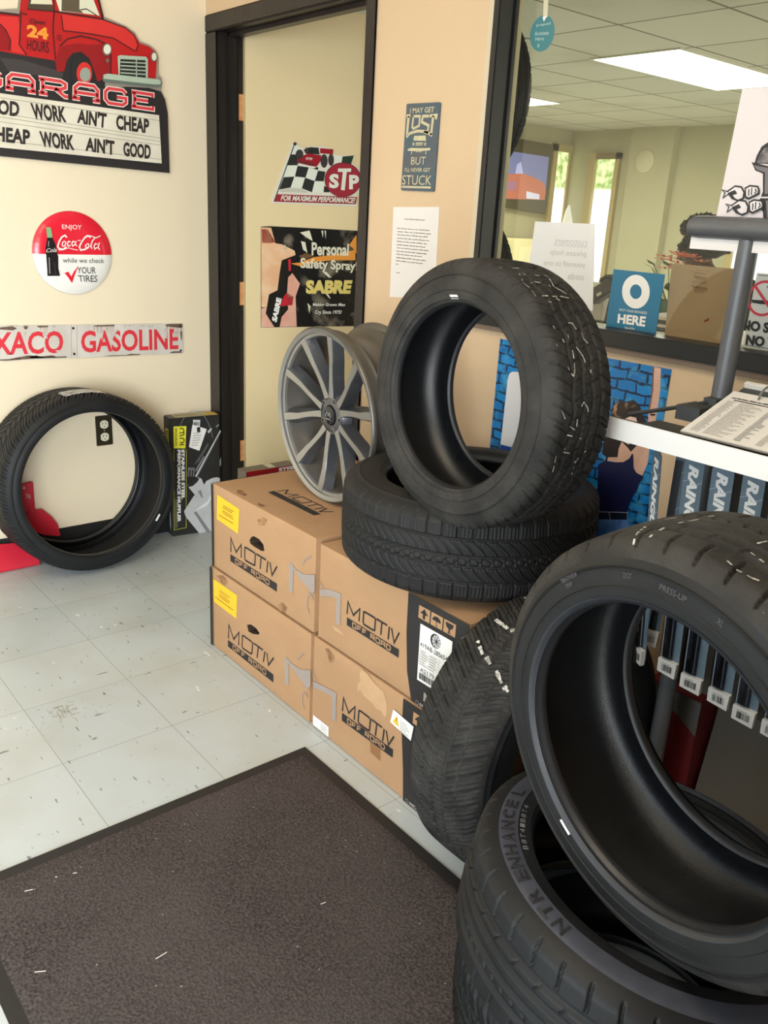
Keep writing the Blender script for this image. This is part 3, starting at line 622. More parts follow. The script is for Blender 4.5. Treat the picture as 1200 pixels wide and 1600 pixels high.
for c, rx, ry in (((462,248),36,46),((692,310),33,64),((757,300),27,56),((530,210),18,26)):
    A.poly(PXD([(c[0] + rx * math.cos(2 * PI * k / 20), c[1] + ry * math.sin(2 * PI * k / 20)) for k in range(20)]), flat('car_tyre', 48, 40, 40)); A.w -= A.dw
A.up()
A.text('STP', PXD([(525,275),(585,282),(583,304),(520,296)]), FW, 0.03)
A.poly(PXD([(868 + 172 * math.cos(2 * PI * k / 40), 485 + 162 * math.sin(2 * PI * k / 40)) for k in range(40)]), flat('oval_dark', 84, 16, 28)); A.poly(PXD([(868 + 166 * math.cos(2 * PI * k / 40), 485 + 156 * math.sin(2 * PI * k / 40)) for k in range(40)]), flat('oval_maroon', 156, 40, 56, 0.35))
for s_, q in (('S',[(742,430),(830,430),(830,566),(736,566)]),('T',[(822,380),(945,380),(905,585),(850,585)]),('P',[(925,440),(1018,440),(1018,575),(925,575)])):
    if s_ == 'T': A.poly(PXD([(822,380),(945,380),(943,412),(903,412),(884,585),(848,580),(866,412),(820,412)]), FW)
    else: A.text(s_, PXD(q), FW, 0.05)
A.poly(PXD([(248,620),(1000,648),(985,714),(225,690)]), flat('banner_maroon', 150, 44, 54, 0.35))
A.text('FOR MAXIMUM PERFORMANCE!', PXD([(290,630),(985,655),(975,704),(283,680)]), FW, 0.03, 0.2)
A.build('printed_design', ST)

PO = empty('spray_poster', Mleaf @ Vector((0.25, 1.1, 0)), 'creased black glossy safety spray poster on open door', 'poster')
SC.view_layers[0].update(); fP = child_fn(PO, fnD)
PBL = mat('poster_black_sheen', rgb(34, 33, 32), 0.16, bump=0.5, bscale=16, var=0.95, vscale=13, col2=rgb(124, 116, 102), contrast=(0.53, 0.68))  # grey blotches paint reflections on the creased gloss into the colour
plate('sheet', [(0.0332,1.3052),(0.0717,1.3089),(0.2620,1.3085),(0.4754,1.3066),(0.4939,0.9025),(0.2725,0.8998),(0.0350,0.8963)], 0.0005, 0.002, PBL, fP, PO)
A = Art(fP, 0.0022)
SK = mat('poster_flesh', rgb(226, 176, 136), 0.25, var=0.7, vscale=14, col2=rgb(240, 214, 180), bump=0.3, bscale=16); SK2 = mat('poster_pink', rgb(222, 160, 140), 0.25, var=0.6, vscale=14, col2=rgb(236, 200, 180)); WR = mat('poster_glare', rgb(226, 222, 200), 0.2)
for q, m in (([(108,90),(200,95),(240,240),(300,250),(420,310),(430,350),(300,400),(280,520),(260,680),(180,720),(160,840),(110,840)],SK),([(110,850),(160,840),(150,900),(230,1025),(108,1028)],SK2),([(360,560),(400,520),(470,620),(430,740),(440,1022),(280,1024),(300,930),(360,860),(350,700)],SK2),([(112,110),(170,110),(240,230),(200,240),(115,235)],flat('poster_red', 196, 44, 56, 0.25)),([(360,390),(385,390),(385,500),(365,500)],flat('poster_red', 196, 44, 56, 0.25)),([(350,700),(410,740),(400,820),(280,830),(320,740)],flat('poster_red', 196, 44, 56, 0.25)),([(385,430),(470,420),(600,370),(770,350),(990,300),(990,400),(760,400),(600,420),(470,455)],flat('poster_orange', 226, 150, 66, 0.25)),([(930,260),(1000,160),(1000,340),(960,280)],flat('poster_orange', 226, 150, 66, 0.25)),([(470,140),(560,120),(590,220),(540,190)],WR),([(480,220),(520,230),(540,330),(500,300)],WR),([(670,120),(690,125),(685,190)],WR),([(700,120),(715,125),(712,200)],WR),([(540,800),(570,830),(560,900)],WR),([(680,505),(720,510),(765,560),(740,560)],WR),([(700,700),(735,720),(760,760),(740,750)],WR),([(330,250),(350,300),(320,290)],WR),([(460,360),(530,330),(600,360),(500,400)],flat('poster_brown', 110, 84, 56, 0.25))):
    A.poly(PXP(q), m); A.w -= A.dw
A.up()
A.text('Personal', PXP([(580,230),(930,245),(925,360),(580,355)]), WR, 0.03); A.text('Safety Spray!', PXP([(475,375),(1010,412),(1010,520),(475,500)]), WR, 0.03)
A.text('SABRE', PXP([(525,585),(965,585),(940,715),(525,715)]), flat('poster_gold', 226, 206, 120, 0.25), 0.06)
A.text('Making Grown Men', PXP([(590,800),(895,800),(890,840),(590,836)]), M_WHITE, 0.02, 0.15); A.text('Cry Since 1975!', PXP([(610,868),(862,868),(858,912),(610,912)]), M_WHITE, 0.02, 0.15)
A.text('SABRE', PXP([(205,960),(250,745),(300,760),(250,985)]), M_WHITE, 0.06)
A.build('printed_design', PO)

# ------------------------------------------------------------------ sign and notice on the back wall
LS = empty('tin_sign', Vector((1.288, 0, 1.57)), 'narrow blue tin sign about getting lost, right of the door', 'sign')
SC.view_layers[0].update(); fQ = child_fn(LS, fnB(0.0))
LSB = mat('tin_blue', rgb(66, 92, 104), 0.5, var=0.9, vscale=16, col2=rgb(90, 88, 94))
plate('tin_plate', [(1.2175,1.6858),(1.2215,1.6875),(1.3585,1.6842),(1.3633,1.6817),(1.3613,1.4506),(1.3563,1.4476),(1.2171,1.4493),(1.2124,1.4527)], 0.001, 0.005, LSB, fQ, LS)
A = Art(fQ, 0.0054); CM = mat('tin_cream', rgb(206, 196, 160), 0.5, var=0.6, vscale=60, col2=rgb(176, 168, 140))
A.text('I MAY GET', PXQ([(385,262),(720,240),(712,320),(380,332)]), CM, 0.02)
for l, w in (([(332,372),(388,366)],30),([(362,370),(338,640)],34),([(330,664),(380,610),(480,578),(600,585),(690,640)],26),([(430,375),(520,372),(508,505),(425,545),(412,520),(430,375)],24),([(645,370),(560,372),(545,455),(640,500),(622,608),(575,590)],26),([(655,368),(750,360),(742,415)],28),([(705,365),(672,635)],32)):
    A.stroke(PXQ(l), w * 0.000295, CM, up=False)
A.up()
for q in ([(440,645),(598,640),(605,715),(428,710)],[(418,740),(440,738),(440,780),(420,780)],[(582,738),(606,738),(602,780),(580,782)],[(460,738),(565,738),(560,755),(460,755)],[(460,765),(560,765),(556,778),(460,778)],[(350,830),(400,812),(460,815),(560,815),(610,815),(668,812),(660,845),(560,855),(440,858),(352,852)],[(400,860),(412,860),(406,905),(398,905)],[(598,860),(610,858),(604,905),(596,900)],[(460,862),(550,862),(548,870),(460,870)]):
    A.poly(PXQ(q), CM); A.w -= A.dw
A.up()
A.text('BUT', PXQ([(402,940),(606,935),(596,1045),(396,1045)]), CM, 0.0); A.text("I'LL NEVER GET", PXQ([(312,1088),(668,1090),(660,1145),(308,1142)]), CM, 0.015); A.text('STUCK', PXQ([(280,1190),(690,1195),(676,1330),(272,1322)]), CM, 0.0)
A.stroke(PXQ([(270,1352),(675,1362)]), 0.0055, CM)
A.build('lettering', LS)
NP = empty('printed_notice', Vector((1.28, 0, 1.27)), 'white typed paper notice taped below the blue tin sign', 'notice')
SC.view_layers[0].update(); fN = child_fn(NP, fnB(0.0))
plate('sheet', [(1.1777,1.4009),(1.3847,1.4069),(1.3916,1.1473),(1.1818,1.1315)], 0.0004, 0.0012, M_PAPER, fN, NP)
A = Art(fN, 0.0014, 0.0001)
ln = [(305,300,640),(198,436,690),(198,484,700),(196,530,690),(196,580,705),(194,628,690),(194,676,660),(192,722,680),(190,770,655),(190,815,570),(188,865,685),(186,912,650),(184,960,222),(180,1085,250)]
for k, (x0, y, x1) in enumerate(ln):
    (u0, v0), (u1, v1) = PXN([(x0, y + 10), (x1, y - 8)]); A.words(u0, v0, u1, v0 + 0.0036, M_TEXTG, k)
    if k == 0: A.build('heading_line', NP); A = Art(fN, 0.0014, 0.0001)
    if k == 12: A.build('typed_text', NP); A = Art(fN, 0.0014, 0.0001)
A.build('signature_line', NP)

# ------------------------------------------------------------------ floor mat
PX0 = grid((-0.00242964,-0.0123017,10.8165,-0.00402003,0.0067217,-4.12664,0.000180501,-0.00329529)); PX0B = grid((0.0014963,-9.87566e-05,1.02085,0.000505328,-0.000619544,0.629358,0.00034687,-7.65982e-05)); PX0R = grid((0.000613746,-8.21287e-06,-0.884968,-0.000117198,-0.000583415,0.717536,-0.000105815,-4.76787e-05))
fm = empty('floor_mat', Vector((2.0, -1.1, 0)), 'large dark brown entrance mat with black rubber edge on the tiled floor', 'floor mat')
SC.view_layers[0].update(); fF = child_fn(fm, fnT(0.0))
rub = MB(); rub.prism([(1.70, -0.652), (2.62, -0.652), (2.62, -1.537), (1.70, -1.537)], 0.0006, 0.0035, mat('mat_edge_rubber', rgb(30, 28, 28), 0.6), fF); rub.build('rubber_edge', fm, bevel=0.0015)
M2 = MB(); n1, n2 = 36, 48; vs = []; fs = []
for i in range(n1 + 1):
    for k in range(n2 + 1):
        u = 1.728 + (2.592 - 1.728) * i / n1; v = -0.680 - (1.509 - 0.680) * k / n2
        e = min(1, min(i, n1 - i, k, n2 - k) / 1.0); vs.append(fF(u, v, 0.0035 + 0.0035 * e))
for i in range(n1):
    for k in range(n2): fs.append((i * (n2 + 1) + k, (i + 1) * (n2 + 1) + k, (i + 1) * (n2 + 1) + k + 1, i * (n2 + 1) + k + 1))
M2.add(vs, fs, M_CARPET); M2.build('carpet_pile', fm, smooth=True, recalc=False)
rr = random.Random(3)
deb = [((45,1392),0.008,0.35),((117,1365),0.004,0.3),((88,1371),0.002,0),((63,1519),0.010,0.15),((252,1494),0.012,0.75),((505,1412),0.006,0.5)]
dbm = MB()
for (px, py), L, a in deb:
    (u, v), = PX0([(px, py)]); c, s_ = math.cos(a + 0.9), math.sin(a + 0.9)
    dbm.prism([(u - c * L - s_ * 0.0006, v - s_ * L + c * 0.0006), (u + c * L - s_ * 0.0006, v + s_ * L + c * 0.0006), (u + c * L + s_ * 0.0006, v + s_ * L - c * 0.0006), (u - c * L + s_ * 0.0006, v - s_ * L - c * 0.0006)], 0.0068, 0.0082, flat('lint', 206, 200, 190), fF)
d_ = dbm.build('lint', fm); tag(d_, kind='stuff')
# worn scuff on a floor tile
sc = MB(); rr = random.Random(8)
for k in range(46):
    u = 1.165 + rr.gauss(0, 0.022); v = -1.115 + rr.gauss(0, 0.034); L = rr.uniform(0.003, 0.014)
    sc.prism([(u - L, v - 0.001), (u + L, v - 0.0008), (u + L, v + 0.0008), (u - L, v + 0.001)] if k % 2 else [(u - 0.001, v - L), (u + 0.001, v - L), (u + 0.0008, v + L), (u - 0.0008, v + L)], 0.0002, 0.0005, flat('floor_scuff', 160, 158, 144), fnT(0.0))
tag(sc.build('floor_scuff'), 'dull grey scuff marks on a pale floor tile', 'scuff', kind='stuff')

# ------------------------------------------------------------------ tires
def sstep(x, a, b):
    t = np.clip((x - a) / (b - a), 0, 1); return t * t * (3 - 2 * t)
def groove(d, w, e=0.0022): return 1 - sstep(np.abs(d), w / 2 - e * 0.3, w / 2 + e)
def pm(u, p): return (u + p / 2) % p - p / 2      # signed distance to the nearest repeat
def pat_suv(u, s, hw):
    g = np.zeros_like(u)
    for k, s0 in enumerate((-0.52, -0.17, 0.17, 0.52)):
        g = np.maximum(g, groove((s - s0 - 0.03 * np.sin(u / 0.036 * PI + k)) * hw, 0.006))
    sh = np.abs(s) > 0.55
    g = np.maximum(g, np.where(sh, 0.75 * groove(pm(u + 0.012 * np.sin(s * 4), 0.026), 0.0028, 0.0016), 0))
    g = np.maximum(g, np.where(~sh, 0.6 * groove(pm(u + 0.03 * s + 0.013 * (s > 0), 0.034), 0.003, 0.0016), 0))
    g = np.maximum(g, np.where(np.abs(s) < 0.5, 0.3 * groove(pm(u - 0.03 * s, 0.0113), 0.0012, 0.0012), 0))
    return g
def pat_touring(u, s, hw):
    g = np.zeros_like(u)
    for s0 in (-0.56, -0.13, 0.13, 0.56): g = np.maximum(g, groove((s - s0) * hw, 0.0038))
    a = np.abs(s)
    g = np.maximum(g, np.where(a > 0.58, 0.9 * groove(pm(u, 0.034), 0.003, 0.0016), 0))
    g = np.maximum(g, np.where((a > 0.62) & (a < 0.9), 0.5 * groove(pm(u, 0.0085), 0.0012, 0.0012), 0))
    m = (a > 0.15) & (a < 0.54)
    q = u + 0.045 * np.sign(s) * (a - 0.15) ** 1.5 * 3
    g = np.maximum(g, np.where(m, 0.8 * groove(pm(q, 0.026), 0.0024, 0.0016), 0)); g = np.maximum(g, np.where(m, 0.4 * groove(pm(q, 0.0087), 0.0012, 0.0012), 0))
    r = np.sqrt((pm(u + 0.02 * s, 0.026) / 0.0115) ** 2 + (s / 0.105) ** 2)
    g = np.maximum(g, np.where(a < 0.12, 0.6 * groove((r - 0.85) * 0.010, 0.0018, 0.0014), 0))
    return g
def pat_vee(u, s, hw):
    g = np.zeros_like(u); a = np.abs(s)
    for s0 in (-0.17, 0.17): g = np.maximum(g, groove((s - s0 - 0.012 * np.sin(u / 0.02 * PI)) * hw, 0.0075))
    q = u + 0.055 * a
    g = np.maximum(g, np.where(a > 0.2, 0.9 * groove(pm(q, 0.034), 0.0042, 0.002), 0))
    g = np.maximum(g, np.where((a > 0.5) & (a < 0.62), 0.8 * groove((a - 0.55 - 0.02 * np.sin(u / 0.017 * PI)) * hw, 0.0045), 0))
    g = np.maximum(g, np.where(a > 0.22, 0.5 * groove(pm(q, 0.0113), 0.0013, 0.0013), 0))
    g = np.maximum(g, np.where(a < 0.12, 0.4 * groove(pm(u, 0.012), 0.0013, 0.0013), 0))
    return g
def pat_sport(u, s, hw):
    g = np.zeros_like(u); a = np.abs(s)
    for s0 in (-0.46, -0.13, 0.2, 0.5): g = np.maximum(g, groove((s - s0) * hw, 0.0095))
    g = np.maximum(g, np.where((a > 0.6) & (a < 1.06), 0.9 * groove(pm(u + 0.03 * (a - 0.6) ** 2, 0.044), 0.0028, 0.0016), 0))
    g = np.maximum(g, np.where((s > -0.42) & (s < -0.24), 0.7 * groove(pm(u + 0.05 * s, 0.022), 0.0024, 0.0016), 0))
    g = np.maximum(g, np.where((s > 0.26) & (s < 0.44), 0.6 * groove(pm(u - 0.05 * s, 0.044), 0.0024, 0.0016), 0))
    return g
def pat_directional(u, s, hw):
    g = np.zeros_like(u); a = np.abs(s)
    g = np.maximum(g, 0.8 * groove(s * hw, 0.004))
    q = u - 0.075 * a ** 0.8
    g = np.maximum(g, np.where(a > 0.06, 0.9 * groove(pm(q, 0.030), 0.0042, 0.002), 0)); g = np.maximum(g, np.where(a > 0.5, 0.6 * groove(pm(q + 0.015, 0.030), 0.0026, 0.0016), 0))
    g = np.maximum(g, 0.7 * groove((a - 0.42) * hw, 0.004))
    return g
class Tire:
    def __init__(t, c, n, R, rb, Wd):
        t.c, t.R, t.rb, t.W = Vector(c), R, rb, Wd
        n = Vector(n).normalized(); up = Vector((0, 0, 1)) if abs(n.z) < 0.9 else Vector((0, 1, 0))
        y = (up - n * up.dot(n)).normalized(); x = y.cross(n)
        t.M = frame_matrix(t.c, x, y, n)
        t.h = R - rb
    def rt(t, a):
        """radius of the tread surface at axial position a"""
        W = t.W; b = np.abs(a)
        return t.R - 0.004 * (b / (0.4 * W)) ** 2 - np.clip((b - 0.34 * W) / (0.12 * W), 0, 2) ** 2.2 * min(0.022, 0.28 * t.h)
    def side(t):
        """outer sidewall profile, tread edge to bead: (r, a) with a >= 0"""
        W, h, rb = t.W, t.h, t.rb; r0 = float(t.rt(np.array(0.46 * W)))
        p = [(r0, 0.46 * W), (r0 - 0.10 * h, 0.480 * W), (r0 - 0.11 * h, 0.486 * W), (r0 - 0.13 * h, 0.483 * W)]
        for k in range(1, 6): p.append((r0 - (0.13 + 0.09 * k) * h, W * (0.483 + 0.017 * math.sin(PI / 2 * k / 3.2))))
        rr_ = p[-1][0]; a_ = p[-1][1]
        p += [(rb + 0.20 * h, 0.482 * W), (rb + 0.19 * h, 0.492 * W), (rb + 0.15 * h, 0.492 * W), (rb + 0.13 * h, 0.474 * W), (rb + 0.05 * h, 0.455 * W)]
        return p
    def sa(t, r):
        p = t.side()
        for (r0, a0), (r1, a1) in zip(p, p[1:]):
            if r1 <= r <= r0: return a0 + (a1 - a0) * (r - r0) / (r1 - r0 - 1e-9)
        return 0.47 * t.W
def revolved(name, prof, m, parent, seg=128, flip=False):
    b = MB(); b.revolve(prof, m, seg)
    if flip: b.f = [f[::-1] for f in b.f]
    return b.build(name, parent, smooth=True, recalc=False, angle=1.2)
def tire(T, label, pattern, tread_m, side_m, depth=0.006, NT=760, NS=72, group='loose tires in the shop', phase=0.0, band=False, seg=160):
    root = empty('tire', T.M, label, 'tire', group)
    R, W = T.R, T.W
    s = np.linspace(-1.15, 1.15, NS); a = s * 0.40 * W
    th = np.linspace(0, 2 * PI, NT, endpoint=False) + phase
    TH, S = np.meshgrid(th, s, indexing='ij')
    u = TH * R; per = 2 * PI * R
    g = pattern(u * (round(per / 0.034) * 0.034 / per), S, 0.40 * W)
    fade = 1 - sstep(np.abs(S), 1.0, 1.13)
    rad = T.rt(S * 0.40 * W) - depth * g * fade
    V = np.stack([rad * np.cos(TH), rad * np.sin(TH), S * 0.40 * W], -1).reshape(-1, 3)
    i = np.arange(NT)[:, None]; k = np.arange(NS - 1)[None, :]; j = (i + 1) % NT
    F = np.stack([i * NS + k, j * NS + k, j * NS + k + 1, i * NS + k + 1], -1).reshape(-1, 4)
    me = bpy.data.meshes.new('tread'); me.from_pydata(V.tolist(), [], F.tolist()); me.materials.append(tread_m)
    me.polygons.foreach_set('use_smooth', [True] * len(F)); me.update()
    link(bpy.data.objects.new('tread', me), root)
    p = T.side()
    for sg in (1, -1):
        pr_ = [(r, sg * a_) for r, a_ in p]
        revolved('sidewall', pr_, side_m, root, seg, flip=(sg > 0))
        b = [(p[-1][0], sg * p[-1][1]), (T.rb + 0.004, sg * 0.445 * W), (T.rb, sg * 0.425 * W), (T.rb, sg * 0.385 * W), (T.rb + 0.006, sg * 0.372 * W)]
        revolved('bead', b, M_BEAD, root, seg, flip=(sg > 0))
    h = T.h
    lin_ = []
    for k in range(13):
        q = -1 + k / 6; x = abs(q)
        lin_.append((T.rb + 0.006 + (h - 0.020) * (1 - x ** 3.2) , W * 0.43 * math.copysign(min(1, (1.25 * x)) if x < 0.8 else 1 - 0.135 * ((x - 0.8) / 0.2) ** 1.5, q) if x > 0 else 0))
    revolved('inner_liner', lin_, M_LINER, root, seg, flip=True)
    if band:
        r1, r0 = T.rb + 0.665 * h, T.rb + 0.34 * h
        revolved('sidewall_sheen', [(r1 + (r0 - r1) * k / 6, T.sa(r1 + (r0 - r1) * k / 6) + 0.0012) for k in range(7)], M_SHEEN, root, seg, flip=True)
    return root
def side_text(T, root, st, phi0, phi1, r0, r1, m, bold=0.02, name='lettering', lift=0.0022, sg=1):
    """raised lettering running along the sidewall from angle phi0 to phi1 (degrees, counter-clockwise when phi1 > phi0)"""
    vs, fs, _ = text_mesh(st, bold)
    out = []
    for x, y in vs:
        r = r0 + (r1 - r0) * y; f = math.radians(phi0 + (phi1 - phi0) * x); out.append((r * math.cos(f), r * math.sin(f), sg * (T.sa(r) + lift)))
    b = MB(); b.add(out, fs, m); return b.build(name, root, recalc=False)
def chalk(T, root, lines, wd=0.0022, seed=0, gap=0.3):
    """broken chalk lines over the tread; each line is a list of (angle deg, s) points"""
    r_ = random.Random(seed)
    for l in lines:
        b = MB(); P = []
        for (a0, s0), (a1, s1) in zip(l, l[1:]):
            n = max(2, int(math.hypot(math.radians(a1 - a0) * T.R, (s1 - s0) * 0.4 * T.W) / 0.006))
            P += [(a0 + (a1 - a0) * k / n, s0 + (s1 - s0) * k / n) for k in range(n)]
        P.append(l[-1]); Q = []
        for a_, s_ in P:
            f = math.radians(a_); r = float(T.rt(np.array(s_ * 0.4 * T.W))) + 0.0008; Q.append(Vector((r * math.cos(f), r * math.sin(f), s_ * 0.4 * T.W)))
        for p, q in zip(Q, Q[1:]):
            if r_.random() < gap or (q - p).length < 1e-5: continue
            nn = Vector((p.x, p.y, 0)).normalized(); sd = (q - p).cross(nn).normalized() * wd * r_.uniform(0.4, 0.8)
            b.add([p + sd, p - sd, q - sd, q + sd], [(0, 1, 2, 3)], M_CHALK)
        if b.v: b.build('chalk_mark', root, recalc=False)
def sticker(T, root, phi, r0, r1, L, m, name='sticker'):
    b = MB(); n = 6; vs = []
    for k in range(n + 1):
        f = math.radians(phi) + L * (k / n - 0.5) / r0
        for r in (r0, r1): vs.append((r * math.cos(f), r * math.sin(f), T.sa(r) + 0.0025))
    b.add(vs, [(2 * k, 2 * k + 1, 2 * k + 3, 2 * k + 2) for k in range(n)], m); return b.build(name, root, recalc=False)

# large low-profile tire leaning on the left wall
T1 = Tire((0.1590, -0.6478, 0.3500), (0.997, 0.0387, 0.0594), 0.3467, 0.2750, 0.2665)
t1 = tire(T1, 'wide low-profile tire leaning against the left wall around the outlet', pat_directional, M_RUBD, M_RUBD, 0.008, NT=900, NS=96)
b = MB(); vs = []
for k in range(9):
    f = math.radians(76 + 26 * k / 8)
    for q in range(7):
        s_ = 0.1 + 0.75 * q / 6; r = float(T1.rt(np.array(s_ * 0.4 * T1.W))) + 0.0014 + 0.001 * ((k + q) % 2); vs.append((r * math.cos(f), r * math.sin(f), s_ * 0.4 * T1.W))
b.add(vs, [(k * 7 + q, (k + 1) * 7 + q, (k + 1) * 7 + q + 1, k * 7 + q + 1) for k in range(8) for q in range(6)], mat('plastic_tag', rgb(90, 96, 104), 0.15, var=0.8, vscale=40, col2=rgb(190, 194, 200)))
b.build('tread_label', t1, recalc=False); sticker(T1, t1, -36, T1.rb + 0.012, T1.rb + 0.020, 0.03, M_WHITE)
# tire lying on the right-hand cartons
T3 = Tire((1.9345, -0.3427, 0.6850), (-0.006, 0, 1.0), 0.312, 0.2062, 0.222)
t3 = tire(T3, 'tire lying flat on the right-hand carton stack, another tire standing on it', pat_touring, M_RUB, M_RUB, 0.0072, NT=900, NS=96)
# tire standing on it
T2 = Tire((2.1094, -0.5127, 1.0341), (-0.030, -0.999, 0.039), 0.2731, 0.1820, 0.1887)
t2_ = tire(T2, 'worn chalk-marked tire standing upright on the flat tire, highest of the tires', pat_suv, M_RUBW, M_RUBW, 0.0050, NT=900, NS=96)
chalk(T2, t2_, [[(77.3,0.94),(73.0,0.93)],[(72.3,0.72),(71.9,0.41)],[(67.2,0.66),(66.2,0.45),(65.8,0.08),(66.3,-0.26),(62.6,-0.20),(58.2,-0.08),(54.2,-0.35)],[(67.2,0.66),(60.7,0.86),(57.4,0.81),(52.6,0.82)],[(60.2,0.64),(61.1,0.46),(59.4,0.05),(56.1,0.07),(53.0,0.15)],[(52.7,0.62),(52.6,0.40)],[(52.3,0.26),(52.5,-0.02),(51.8,-0.31)],[(51.0,0.65),(49.2,0.44)],[(51.5,0.18),(48.8,0.03)],[(42.2,0.87),(38.5,0.79),(36.0,0.72)],[(34.5,0.63),(31.4,0.62),(30.8,0.51),(33.1,0.42),(36.2,0.39)],[(39.5,0.24),(39.5,0.10),(36.7,0.04)],[(35.4,-0.11),(32.7,-0.11),(30.9,-0.22)],[(31.2,0.89),(28.9,0.84),(25.2,0.80)],[(23.4,0.70),(20.7,0.64),(18.3,0.52),(20.3,0.46),(25.1,0.42),(28.4,0.41)],[(29.5,0.25),(25.9,0.09),(23.4,0.04)],[(22.1,-0.10),(19.2,-0.12)],[(5.9,0.92),(2.5,0.79)],[(5.0,0.39),(-0.8,0.36),(-2.0,0.40),(-0.5,0.60)],[(6.9,0.27),(8.5,0.19),(6.3,0.04),(4.7,0.01)],[(4.6,-0.11),(1.2,-0.19)],[(-3.8,0.64),(-4.8,0.35)],[(-5.5,0.25),(-5.8,0.01)],[(-9.0,0.60),(-10.8,0.61),(-11.6,0.38)],[(-12.8,-0.12),(-11.3,-0.22)],[(-13.2,0.21),(-16.4,0.02),(-14.0,-0.02)],[(-16.4,0.02),(-22.1,-0.05)],[(-12.3,0.82),(-19.6,0.72)]], 0.0020, 4, 0.38)
sticker(T2, t2_, 95, T2.rb + 0.010, T2.rb + 0.018, 0.022, M_WHITE)
# tire standing beside the cartons
T4 = Tire((2.3265, -0.4633, 0.3112), (0.999, -0.002, 0.052), 0.3109, 0.20, 0.2188)
t4_ = tire(T4, 'tire standing on edge against the right end of the cartons, V-shaped tread facing out', pat_vee, M_RUBW, M_RUBD, 0.0078, NT=900, NS=96)
chalk(T4, t4_, [[(123.0,-1.04),(124.7,-0.86)],[(123.4,-0.48),(122.2,-0.49)],[(124.3,-0.36),(126.7,-0.13)],[(126.9,-0.01),(129.8,0.35)],[(129.8,0.44),(132.9,0.74)],[(133.5,0.83),(134.4,0.97)],[(110.6,-0.61),(112.4,-0.10)],[(112.8,-0.01),(111.5,0.07)],[(91.9,-0.73),(90.1,-0.72)]], 0.0062, 2, 0.1)
# pair lying on the floor, right foreground
T7 = Tire((2.737, -0.692, 0.1045), (0, 0, 1), 0.292, 0.2, 0.205)
t7 = tire(T7, 'bottom tire of the right foreground pile, lying flat on the floor', pat_vee, M_RUBD, M_RUBD, 0.005)
T6 = Tire((2.8008, -0.7701, 0.3582), (0.11, 0.115, 0.987), 0.29, 0.2017, 0.2056)
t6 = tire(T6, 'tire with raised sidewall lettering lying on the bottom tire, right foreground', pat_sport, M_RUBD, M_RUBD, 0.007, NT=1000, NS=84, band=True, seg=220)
h6 = T6.h; BLK = flat('raised_black', 26, 27, 32)
for ch, a in (('E', -114.1), ('N', -119.8), ('H', -125.8), ('A', -132), ('N', -138.3), ('C', -144.6), ('E', -151), ('L', -159.8), ('R', -105.3), ('T', -99), ('N', -92.5)):
    side_text(T6, t6, ch, a + 2.4, a - 2.4, T6.rb + 0.41 * h6, T6.rb + 0.63 * h6, BLK, 0.03, 'raised_letter')
for k in range(9):
    side_text(T6, t6, 'B8T41'[k % 5], -126 - k * 3.1, -128.2 - k * 3.1, T6.rb + 0.22 * h6, T6.rb + 0.31 * h6, flat('raised_grey', 120, 122, 126), 0.0, 'size_mark')
# tire standing on that pile
T5 = Tire((2.8712, -0.8549, 0.7625), (-0.119, -0.991, -0.053), 0.2862, 0.2001, 0.2143)
t5 = tire(T5, 'largest-looking low-profile tire standing upright on the right foreground pile', pat_sport, M_RUBW, M_RUBD, 0.0095, NT=1000, NS=84, seg=220)
chalk(T5, t5, [[(105.1,1.05),(109.2,0.52)],[(101.7,0.93),(103.4,0.52)],[(103.3,0.23),(101.7,-0.10)],[(110.9,0.12),(108.8,-0.12)],[(103.0,-0.27),(100.6,-0.48)],[(81.7,0.81),(78.4,0.87),(74.8,0.83),(72.3,0.74)],[(83.4,0.28),(81.4,0.37),(77.4,0.41)],[(83.4,0.08),(83.1,-0.11)],[(67.2,1.05),(67.3,1.05)]], 0.0022, 9, 0.25)
sticker(T5, t5, 237, T5.rb + 0.010, T5.rb + 0.0145, 0.022, M_WHITE)
for r0_, r1_ in ((0.04, 0.13),): revolved('rim_flange_band', [(T5.rb + (r0_ + (r1_ - r0_) * k / 4) * T5.h, T5.sa(T5.rb + (r0_ + (r1_ - r0_) * k / 4) * T5.h) + 0.0010) for k in range(5)], M_FLANGE, t5, 220)
for q_ in (0.30, 0.55, 0.58): revolved('raised_ring', [(T5.rb + q_ * T5.h - 0.0009, T5.sa(T5.rb + q_ * T5.h)), (T5.rb + q_ * T5.h, T5.sa(T5.rb + q_ * T5.h) + 0.0016), (T5.rb + q_ * T5.h + 0.0009, T5.sa(T5.rb + q_ * T5.h))], M_RUB, t5, 220)
for q_ in (0.30, 0.62): revolved('raised_ring', [(T2.rb + q_ * T2.h - 0.0009, T2.sa(T2.rb + q_ * T2.h)), (T2.rb + q_ * T2.h, T2.sa(T2.rb + q_ * T2.h) + 0.0014), (T2.rb + q_ * T2.h + 0.0009, T2.sa(T2.rb + q_ * T2.h))], M_RUBW, t2_, 200); 
for st, a0, a1, q0, q1 in (('TREADWEAR', 133, 125, .50, .57), ('TEMP', 131.5, 128, .40, .46), ('DOT', 106, 103, .42, .50), ('PRESS-UP', 93, 84, .40, .48), ('XL', 74, 72, .42, .5)):
    side_text(T5, t5, st, a0, a1, T5.rb + q0 * T5.h, T5.rb + q1 * T5.h, flat('raised_dark_grey', 78, 78, 80), 0.0, 'size_mark')

